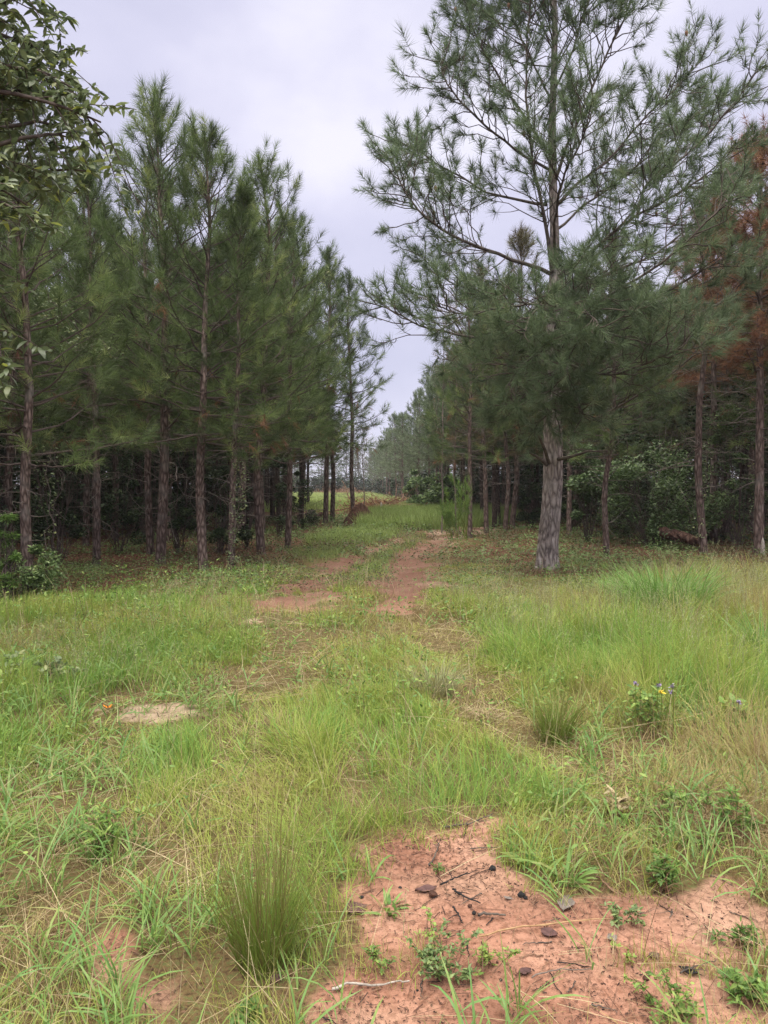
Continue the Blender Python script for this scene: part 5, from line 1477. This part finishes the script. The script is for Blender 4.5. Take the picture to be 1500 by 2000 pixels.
clump(758, 1775, 60, 70, 26, 'small broad-bladed grass tuft alone on the red soil near the sedge', 10, M_WIDE, 0.011, bend=(0.6, 1.8), tilt=0.6, prof=(.6, 1, .95, .7, .05))
clump(1035, 1695, 70, 90, 34, 'broad-bladed tuft arching over the upper edge of the red soil', 11, M_WIDE, 0.010, bend=(0.6, 1.8), tilt=0.6, prof=(.6, 1, .95, .7, .05))
clump(1110, 1725, 75, 80, 34, 'broad-bladed tuft at the red soil edge beside the long grey leaf', 13, M_WIDE, 0.011, bend=(0.6, 1.6), tilt=0.5, prof=(.6, 1, .95, .7, .05))


def weed(u, v, hpx, nst, label, seed, leaf=(0.022, 0.013), spread=0.5, mat=M_WEED, per=26, group=None, name='leafy_weed', t=(0.5, 0.25), lz=0.2):
    """small branching weed: stems and paired leaflets"""
    rng = np.random.default_rng(seed)
    x, y = on_ground(u, v); base = np.array([x, y, hz(x, y)]); h = hpx / F_PX * y
    root = thing(name, label, 'weed', base, 0, group)
    P, R, lp = [], [], []
    for i in range(nst):
        az = rng.uniform(0, 6.28); sp = rng.uniform(0, spread * 1.5)
        q = curve_pts([rng.normal(0, h * 0.12), rng.normal(0, h * 0.12), -0.01], norm(np.array([math.cos(az) * sp, math.sin(az) * sp, 1])), h * rng.uniform(0.6, 1.1), 7, -0.1, 0.05, rng)
        P.append(q); R.append(np.linspace(0.0026, 0.0009, 7))
        for k in range(4):
            j = rng.integers(2, 6); b = curve_pts(q[j], norm(rng.normal(0, 1, 3) * np.array([1, 1, .3]) + np.array([0, 0, .4])), h * rng.uniform(0.15, 0.4), 7, 0.0, 0.05, rng)
            P.append(b); R.append(np.linspace(0.0015, 0.0006, 7)); lp.append(b)
        lp.append(q[2:] if len(q) > 4 else q)
    m = MB(); tubes(m, np.array(P), np.array(R), 4); m.build('stem', M_BRUSH, root)
    pts = []
    for b in lp:
        f = rng.uniform(lz, 1, per) * (len(b) - 1); j = np.minimum(f.astype(int), len(b) - 2); pts.append(b[j] + (b[j + 1] - b[j]) * (f - j)[:, None])
    pts = np.concatenate(pts); pts = pts[rng.uniform(0, 1, len(pts)) < 0.6] + rng.normal(0, 0.004, (1, 3)); n = len(pts)
    mf = MB()
    blades(mf, pts, rng.uniform(0, 6.28, n), leaf[0] * rng.uniform(0.6, 1.3, n), leaf[1] * rng.uniform(0.45, 0.95, n), rng.uniform(0.5, 1.8, n), 0.4, (0.2, .95, 1, .6, .05), np.clip(rng.normal(*t, n), 0, 1), 0, rng)
    mf.build('foliage', mat, root)


weed(880, 1905, 100, 9, 'dark green small-leaved weed in the middle of the red soil', 1, (0.018, 0.011), 0.9, M_BUSH, 30, t=(0.75, 0.2))
weed(945, 1900, 80, 4, 'bright lime seedling beside the dark small-leaved weed', 2, (0.02, 0.011), 0.8, M_WEED, 14, t=(0.8, 0.2))
weed(840, 1850, 90, 2, 'tall thin-stemmed lime seedling above the dark weed', 3, (0.02, 0.011), 0.4, M_WEED, 12, t=(0.85, 0.15))
weed(735, 1895, 60, 3, 'little green seedling near the pale stick', 4, (0.018, 0.010), 0.6, M_WEED, 12, t=(0.5, 0.2))
weed(1195, 1815, 75, 2, 'dark reddish-stemmed seedling with drooping leaflets beyond the long straw stem', 5, (0.02, 0.011), 0.5, M_BUSH, 16, t=(0.7, 0.2))
weed(1230, 1815, 45, 4, 'low dark sprig right of the reddish-stemmed seedling', 6, (0.018, 0.010), 1.0, M_BUSH, 14, t=(0.65, 0.2))
weed(1310, 1985, 110, 9, 'yellow-green bushy weed at the near right of the red soil', 7, (0.02, 0.011), 0.9, M_WEED, 20, t=(0.6, 0.25))
weed(1220, 1880, 55, 2, 'pale wispy lime seedling on open red soil behind the bushy weed', 8, (0.018, 0.009), 0.5, M_WEED, 10, t=(0.95, 0.1))
weed(1290, 1750, 90, 8, 'mid green leafy weed in the grass tongue over the red soil', 9, (0.03, 0.014), 0.8, M_WEED, 16, t=(0.25, 0.2))
weed(1470, 1960, 90, 7, 'sprawling green weed at the near right edge', 10, (0.028, 0.013), 0.9, M_WEED, 14, t=(0.4, 0.25))
weed(1440, 1850, 70, 6, 'low grey-green weed beyond the sprawling one at the right edge', 11, (0.026, 0.012), 1.0, M_WEED, 12, t=(0.15, 0.15))
weed(1265, 1440, 110, 8, 'broad-leaved weed with yellowing leaves below the purple flowers', 12, (0.05, 0.028), 0.5, M_WEED, 12, t=(0.6, 0.3))
weed(1420, 1640, 120, 9, 'bright green leafy weed at the edge of the trampled grass', 13, (0.035, 0.013), 0.6, M_WEED, 16, t=(0.4, 0.25))
weed(1300, 1600, 90, 8, 'light green leafy weed behind the grass tongue', 14, (0.03, 0.012), 0.7, M_WEED, 14, t=(0.5, 0.25))
weed(1215, 1590, 70, 5, 'weed with tan dying leaves beside the trampled grass', 15, (0.045, 0.02), 0.6, M_STRAW, 8, t=(0.7, 0.25))
weed(110, 1345, 60, 8, 'pale heart-leaved weed in the left meadow', 16, (0.05, 0.042), 0.7, M_VINE, 8, t=(0.7, 0.25))
weed(20, 1350, 70, 6, 'pale round-leaved weed at the left edge of the meadow', 17, (0.055, 0.045), 0.7, M_VINE, 8, t=(0.75, 0.25))
weed(215, 1670, 110, 10, 'fresh light green weed between the small sand patch and the near grass', 18, (0.04, 0.013), 0.5, M_WEED, 16, t=(0.55, 0.25))
weed(1480, 1440, 110, 5, 'large-leaved bright weed at the right edge of the meadow', 19, (0.07, 0.045), 0.5, M_WEED, 7, t=(0.7, 0.2))
weed(480, 1990, 60, 6, 'small rosette weed below the sedge clump', 20, (0.03, 0.012), 1.0, M_WEED, 10, t=(0.3, 0.2))
weed(860, 1700, 35, 3, 'tiny weed by the upper edge of the red soil', 21, (0.02, 0.008), 1.0, M_WEED, 8, t=(0.2, 0.2))


def flower(u, v, hpx, label, seed, petal, cat_r=0.015):
    rng = np.random.default_rng(seed)
    x, y = on_ground(u, v); base = np.array([x, y, hz(x, y)]); h = hpx / F_PX * y
    root = thing('wildflower', label, 'flower', base)
    q = curve_pts([0, 0, 0], norm(np.array([rng.normal(0, .08), rng.normal(0, .08), 1])), h, 7, 0, 0.02, rng)
    m = MB(); tubes(m, q, np.linspace(0.003, 0.002, 7), 5); m.build('stem', M_SEDGE, root)
    m = MB(); n = 18
    blades(m, np.repeat(q[-1][None], n, 0) + rng.normal(0, 0.006, (n, 3)), np.arange(n) * 2.4, cat_r * rng.uniform(0.7, 1.2, n), 0.011, rng.uniform(0.1, 1.6, n), 0.4, LEAF3, 0.5, 0, rng)
    m.build('blossom', petal, root)


flower(1238, 1460, 120, 'small purple wildflower standing alone left of the purple pair', 1, M_PURPLE)
flower(1278, 1460, 122, 'purple wildflower of the close pair above the broad-leaved weed', 2, M_PURPLE, 0.018)
flower(1287, 1458, 116, 'lower purple wildflower of the pair beside the yellow bloom', 3, M_PURPLE)
flower(1297, 1455, 106, 'yellow wildflower beside the purple pair', 4, M_YELLOW, 0.024)
flower(1316, 1462, 128, 'highest purple wildflower right of the yellow bloom', 5, M_PURPLE)
flower(1438, 1480, 110, 'dull purple wildflower in the grass towards the right edge', 6, M_PURPLE)


# ------------------------------------------------------------------ small things on the soil
def stick(pts_uv, r, label, cat, mat, name, seed, group=None, lift=0.012, side=0, taper=0.5):
    rng = np.random.default_rng(seed)
    q = np.array([[*on_ground(u, v), 0] for u, v in pts_uv])
    s = np.linspace(0, 1, 14); ss = np.linspace(0, 1, len(q))
    qq = np.stack([np.interp(s, ss, q[:, k]) for k in range(3)], -1)
    qq[:, :2] += rng.normal(0, 0.0025, (14, 2)); qq[:, 2] = height(qq[:, 0], qq[:, 1]) + lift + r * 0.6
    base = qq[7].copy()
    m = MB(); tubes(m, qq - base, np.linspace(r, r * taper, 14) * rng.uniform(0.85, 1.15, 14), 7)
    for k in range(side):
        j = rng.integers(2, 12); d = qq[j + 1] - qq[j]; d = norm(d); a = rng.choice([-1, 1]) * rng.uniform(0.5, 0.9)
        d2 = np.array([d[0] * math.cos(a) - d[1] * math.sin(a), d[0] * math.sin(a) + d[1] * math.cos(a), 0.12])
        b = curve_pts(qq[j] - base, d2, rng.uniform(0.03, 0.09), 6, 0, 0.04, rng); tubes(m, b, np.linspace(r * 0.5, r * 0.2, 6), 5)
    o = m.build(name, mat, None, True); o.location = [float(c) for c in base]
    return tag(o, label, cat, group)


stick([(648, 1935), (680, 1922), (735, 1921), (768, 1915), (800, 1916)], 0.0048, 'pale whitish stick lying on the red soil near the front', 'stick', M_PALEWOOD, 'stick', 1)
stick([(935, 1842), (1010, 1832), (1080, 1822), (1190, 1811)], 0.0035, 'long thin straw-brown stem lying across the red soil', 'stick', M_STRAWSTEM, 'dry_stem', 2)
stick([(1045, 1828), (1100, 1820), (1150, 1816)], 0.0028, 'shorter straw-brown stem lying along the long one', 'stick', M_STRAWSTEM, 'dry_stem', 12)
stick([(932, 1803), (955, 1802), (985, 1808)], 0.006, 'short dark bent twig on the open red soil', 'twig', M_LIMB, 'twig', 3)
stick([(885, 1745), (905, 1765), (938, 1780)], 0.0045, 'dark curved twig above the tall lime seedling', 'twig', M_CHAR, 'twig', 4, side=3)
stick([(862, 1735), (890, 1720), (915, 1708)], 0.004, 'blackish twig pointing up to the right near the dark clod', 'twig', M_CHAR, 'twig', 5, side=2)
stick([(838, 1695), (852, 1670), (858, 1650)], 0.004, 'brown twig standing toward the meadow at the soil\'s upper edge', 'twig', M_LIMB, 'twig', 6, side=1)
stick([(865, 1620), (920, 1615), (965, 1598)], 0.0045, 'long dark twig along the upper edge of the red soil', 'twig', M_LIMB, 'twig', 7, side=4)
stick([(920, 1662), (950, 1663), (985, 1660)], 0.003, 'thin straight twig below the upper edge of the red soil', 'twig', M_LIMB, 'twig', 8)
stick([(1165, 1720), (1185, 1740), (1205, 1755)], 0.0045, 'dark red-brown twig near the drooping seedling', 'twig', M_BRUSH, 'twig', 9, side=2)
stick([(1330, 1912), (1360, 1898), (1400, 1888)], 0.003, 'thin dark twig right of the bushy yellow-green weed', 'twig', M_LIMB, 'twig', 10, side=1)
stick([(885, 1785), (895, 1800), (905, 1815)], 0.004, 'short black twig beside the tall lime seedling', 'twig', M_CHAR, 'twig', 11, side=1)
stick([(1035, 1920), (1100, 1910), (1160, 1905)], 0.0025, 'thin grey stem low on the red soil left of the bushy weed', 'stick', M_DEADTWIG, 'dry_stem', 13)
rng = np.random.default_rng(500)
for i in range(34):
    while True:
        u, v = rng.uniform(640, 1480), rng.uniform(1620, 1990); x, y = on_ground(u, v)
        if dirt_mask(np.array([x]), np.array([y]))[0] > 0.7: break
    a = rng.uniform(0, 3.14); l = rng.uniform(10, 34)
    stick([(u - math.cos(a) * l, v - math.sin(a) * l * 0.6), (u, v + rng.normal(0, 2)), (u + math.cos(a) * l, v + math.sin(a) * l * 0.6)], rng.uniform(0.0011, 0.0026), 'small dark twig scattered on the red soil', 'twig', [M_LIMB, M_CHAR, M_BRUSH][i % 3], 'twig', 600 + i, 'small twigs scattered on the red soil', side=int(rng.integers(0, 2)), lift=0.004)


def dead_leaf(u, v, lpx, wpx, rot, label, seed, mat=M_DRYLEAF, group=None):
    rng = np.random.default_rng(seed)
    x, y = on_ground(u, v); base = np.array([x, y, hz(x, y) + 0.007]); L = lpx / F_PX * y; W_ = wpx / F_PX * y
    K, S = 9, 7
    s = np.linspace(0, 1, K); c = np.linspace(-1, 1, S)
    C, Sg = np.meshgrid(c, s)
    wid = np.sin(np.clip(Sg, 0.02, 0.99) * PI) ** 0.8 * W_ / 2 * (1 + 0.5 * (fbm(Sg * 5 + seed, C * 1.2 + 3, seed, 2) - 0.5))
    X = (Sg - 0.5) * L; Y = C * wid; Z = 0.10 * W_ * C ** 2 + 0.05 * L * (Sg - 0.5) ** 2 + rng.normal(0, 0.035 * W_, X.shape)
    V = np.stack([X * math.cos(rot) - Y * math.sin(rot), X * math.sin(rot) + Y * math.cos(rot), Z], -1)
    idx = np.arange(K * S).reshape(K, S)
    m = MB(); m.add(V, quads=np.stack([idx[:-1, :-1], idx[:-1, 1:], idx[1:, 1:], idx[1:, :-1]], -1).reshape(-1, 4))
    q = np.array([V[0, 3], V[0, 3] + (V[0, 3] - V[2, 3]) * 0.6]); tubes(m, np.linspace(q[0], q[1], 4), np.full(4, 0.0012), 5)
    o = m.build('fallen_leaf', mat, None, True); o.location = [float(c_) for c_ in base]
    return tag(o, label, 'leaf', group)


dead_leaf(1072, 1838, 34, 30, 2.6, 'dark purplish dead leaf just below the long straw stem', 1)
dead_leaf(1104, 1776, 58, 34, 1.2, 'long grey dead leaf on the right of the open red soil', 2, M_GREYLEAF)
dead_leaf(1278, 1876, 26, 20, 0.2, 'small dark curled leaf on the soil behind the bushy weed', 3)
dead_leaf(1025, 1908, 30, 20, 0.4, 'dark reddish leaf beside the dark small-leaved weed', 4)
dead_leaf(695, 1775, 46, 44, 2.2, 'flat dark greyish dead leaf near the foot of the sedge', 5)
dead_leaf(832, 1740, 46, 24, 0.3, 'large dark soaked leaf under the small tuft', 6)
dead_leaf(992, 1766, 18, 10, 2.7, 'tiny pale green leaf scrap on open red soil', 7, M_GREYLEAF)
dead_leaf(1195, 1845, 24, 22, 1.8, 'greyish round leaf at the foot of the reddish-stemmed seedling', 8, M_GREYLEAF)
dead_leaf(1345, 1905, 40, 20, 2.5, 'black curled leaf beside the thin twig at right', 9, M_CHAR)
dead_leaf(540, 1910, 30, 24, 1.0, 'dark leaf on the soil in front of the sedge', 10)


def clod(u, v, px, label, seed, mat=M_CHAR, group=None):
    rng = np.random.default_rng(seed)
    x, y = on_ground(u, v); r = px / 2 / F_PX * y; base = np.array([x, y, hz(x, y) + r * 0.45])
    K, S = 9, 12
    th = np.linspace(0.05, PI - 0.05, K); ph = np.arange(S) / S * 2 * PI
    P_, T_ = np.meshgrid(ph, th)
    n = 1 + (fbm(np.cos(P_) * np.sin(T_) * 1.8 + 4, np.sin(P_) * np.sin(T_) * 1.8 + np.cos(T_) * 1.6 + 4, seed, 3) - 0.5) * 0.9
    V = np.stack([r * n * np.sin(T_) * np.cos(P_), r * n * np.sin(T_) * np.sin(P_), 0.75 * r * n * np.cos(T_)], -1)
    idx = np.arange(K * S).reshape(K, S); nx = np.roll(idx, -1, 1)
    m = MB(); m.add(V, quads=np.stack([idx[:-1], idx[1:], nx[1:], nx[:-1]], -1).reshape(-1, 4))
    m.add(np.vstack([V[0], V[0].mean(0)[None]]), tris=[[i, (i + 1) % S, S] for i in range(S)])
    m.add(np.vstack([V[-1], V[-1].mean(0)[None]]), tris=[[(i + 1) % S, i, S] for i in range(S)])
    o = m.build('clod', mat, None, False); o.location = [float(c) for c in base]
    return tag(o, label, 'clod', group)


clod(1018, 1760, 16, 'black lump alone on open red soil', 1)
clod(1027, 1766, 9, 'tiny black crumb touching the black lump', 2)
clod(962, 1700, 14, 'dark crumbly lump upslope on the red soil', 3)
clod(845, 1752, 17, 'dark earth clod beside the large soaked leaf', 4, M_MOUND)
clod(1262, 1918, 14, 'small dark clod behind the bushy yellow-green weed', 5, M_MOUND)
for i in range(20):
    while True:
        u, v = rng.uniform(660, 1480), rng.uniform(1640, 1985); x, y = on_ground(u, v)
        if dirt_mask(np.array([x]), np.array([y]))[0] > 0.75: break
    clod(u, v, rng.uniform(4, 9), 'small dark soil crumb scattered on the red soil', 700 + i, [M_MOUND, M_CHAR][i % 2], 'soil crumbs scattered on the red soil')


def butterfly(u, v):
    x, y = on_ground(u, v); base = np.array([x, y, hz(x, y) + 0.03])
    root = thing('butterfly', 'bright orange butterfly with dark wing edges resting on the pale sand patch', 'butterfly', base, 0.4)
    s = 0.045
    for sg in (-1, 1):
        m = MB()
        o_ = np.array([[0, 0], [.35, .55], [.8, .85], [1.05, .6], [.95, .1], [.85, -.35], [.45, -.6], [.1, -.35]]) * s
        V = np.array([[sg * a * 0.75, b, abs(a) * 0.3 + 0.004] for a, b in o_]); V2 = V + np.array([0, 0, 0.0015])
        n = len(V)
        m.add(np.vstack([V, V2]), tris=[[0, i, i + 1] for i in range(1, n - 1)] + [[n, n + i + 1, n + i] for i in range(1, n - 1)], quads=[[i, (i + 1) % n, n + (i + 1) % n, n + i] for i in range(n)])
        P = np.array([V[1:-1] + np.array([0, 0, 0.002])])
        tubes(m, P, np.full((1, n - 2), 0.002), 5, mat=1)
        m.build('wing', [M_ORANGE, M_CHAR], root)
    m = MB(); tubes(m, np.array([[0, -.03, 0.006], [0, -.015, .008], [0, .01, .01], [0, .025, .01], [0, .033, .01]]), np.array([.001, .0035, .004, .0035, .001]), 8)
    m.build('body', M_CHAR, root, True)


butterfly(211, 1396)


# ------------------------------------------------------------------ air
import os
HAZE = True
if HAZE:
    m = bpy.data.materials.new('damp_air'); m.use_nodes = True; nt = m.node_tree; nt.nodes.clear()
    out = nt.nodes.new('ShaderNodeOutputMaterial'); pv = nt.nodes.new('ShaderNodeVolumePrincipled')
    pv.inputs['Color'].default_value = (0.86, 0.88, 0.95, 1); pv.inputs['Density'].default_value = 0.0005; pv.inputs['Anisotropy'].default_value = 0.0
    nt.links.new(pv.outputs[0], out.inputs['Volume'])
    mb = MB(); x0, x1, y0, y1, z0, z1 = -430, 430, -130, 640, -1.6, 14.5
    V = [(x, y, z) for z in (z0, z1) for y in (y0, y1) for x in (x0, x1)]
    mb.add(V, quads=[[0, 2, 3, 1], [4, 5, 7, 6], [0, 1, 5, 4], [2, 6, 7, 3], [0, 4, 6, 2], [1, 3, 7, 5]])
    o = mb.build('haze', m); stuff(o)

# ------------------------------------------------------------------ sky, sun, camera
SUN_EL, SUN_AZ = math.radians(58), math.radians(200)     # azimuth clockwise from +y
w = bpy.data.worlds.new('World'); scene.world = w; w.use_nodes = True
nt = w.node_tree; nt.nodes.clear(); L = nt.links.new
out = nt.nodes.new('ShaderNodeOutputWorld'); bg = nt.nodes.new('ShaderNodeBackground'); bg.inputs['Strength'].default_value = 0.1
sky = nt.nodes.new('ShaderNodeTexSky'); sky.sky_type = 'NISHITA'; sky.sun_disc = False; sky.sun_elevation = SUN_EL; sky.sun_rotation = SUN_AZ
tc = nt.nodes.new('ShaderNodeTexCoord'); mp = nt.nodes.new('ShaderNodeMapping'); mp.inputs['Scale'].default_value = (1.5, 1.5, 2.4)
L(tc.outputs['Generated'], mp.inputs[0])
no = nt.nodes.new('ShaderNodeTexNoise'); no.inputs['Scale'].default_value = 1.7; no.inputs['Detail'].default_value = 5; no.inputs['Roughness'].default_value = 0.5
L(mp.outputs[0], no.inputs['Vector'])
cl = ramp(nt, [(0.32, (0.56, 0.56, 0.73)), (0.5, (0.67, 0.66, 0.83)), (0.66, (0.86, 0.84, 0.97))], no.outputs['Fac'])
sx = nt.nodes.new('ShaderNodeSeparateXYZ'); L(tc.outputs['Generated'], sx.inputs[0])
mr = nt.nodes.new('ShaderNodeMapRange'); mr.inputs['From Min'].default_value = 0.56; mr.inputs['From Max'].default_value = 1.0; mr.inputs['To Min'].default_value = 7.9; mr.inputs['To Max'].default_value = 46.0
L(sx.outputs['Z'], mr.inputs['Value'])
zr = nt.nodes.new('ShaderNodeMapRange'); zr.inputs['From Min'].default_value = 0.56; zr.inputs['From Max'].default_value = 0.75
L(sx.outputs['Z'], zr.inputs['Value'])
zm = nt.nodes.new('ShaderNodeMixRGB'); zm.inputs[2].default_value = (0.84, 0.80, 0.70, 1)
L(zr.outputs[0], zm.inputs[0]); L(cl.outputs[0], zm.inputs[1])
vm = nt.nodes.new('ShaderNodeVectorMath'); vm.operation = 'SCALE'; L(zm.outputs[0], vm.inputs[0]); L(mr.outputs[0], vm.inputs['Scale'])
mx = nt.nodes.new('ShaderNodeMixRGB'); mx.inputs[0].default_value = 0.93
L(sky.outputs[0], mx.inputs[1]); L(vm.outputs[0], mx.inputs[2])
L(mx.outputs[0], bg.inputs[0]); L(bg.outputs[0], out.inputs[0])

ld = bpy.data.lights.new('sun', 'SUN'); ld.energy = 1.5; ld.angle = math.radians(35); ld.color = (1.0, 0.965, 0.9)
lo = bpy.data.objects.new('sun', ld); COL.objects.link(lo)
from mathutils import Vector
sd = Vector((math.sin(SUN_AZ) * math.cos(SUN_EL), math.cos(SUN_AZ) * math.cos(SUN_EL), math.sin(SUN_EL)))
lo.rotation_euler = (-sd).to_track_quat('-Z', 'Y').to_euler()

cd = bpy.data.cameras.new('camera'); cd.sensor_fit = 'VERTICAL'; cd.sensor_height = 36.0; cd.lens = 36.0 * F_PX / 2000
cd.clip_start = 0.05; cd.clip_end = 3000
co = bpy.data.objects.new('camera', cd); COL.objects.link(co); co.location = (0, 0, CAM_H)
co.rotation_euler = (math.radians(90) - PITCH, 0, 0)
scene.camera = co

scene.view_settings.view_transform = 'Standard'; scene.view_settings.look = 'None'
scene.view_settings.exposure = 0.55; scene.view_settings.gamma = 1.0
cy = scene.cycles
cy.max_bounces = 5; cy.diffuse_bounces = 2; cy.glossy_bounces = 1; cy.transmission_bounces = 2; cy.volume_bounces = 0; cy.transparent_max_bounces = 2
cy.use_denoising = True; cy.denoising_prefilter = 'NONE'; cy.denoising_input_passes = 'RGB_ALBEDO_NORMAL'; cy.use_adaptive_sampling = True; cy.adaptive_threshold = 0.004
cy.caustics_reflective = False; cy.caustics_refractive = False
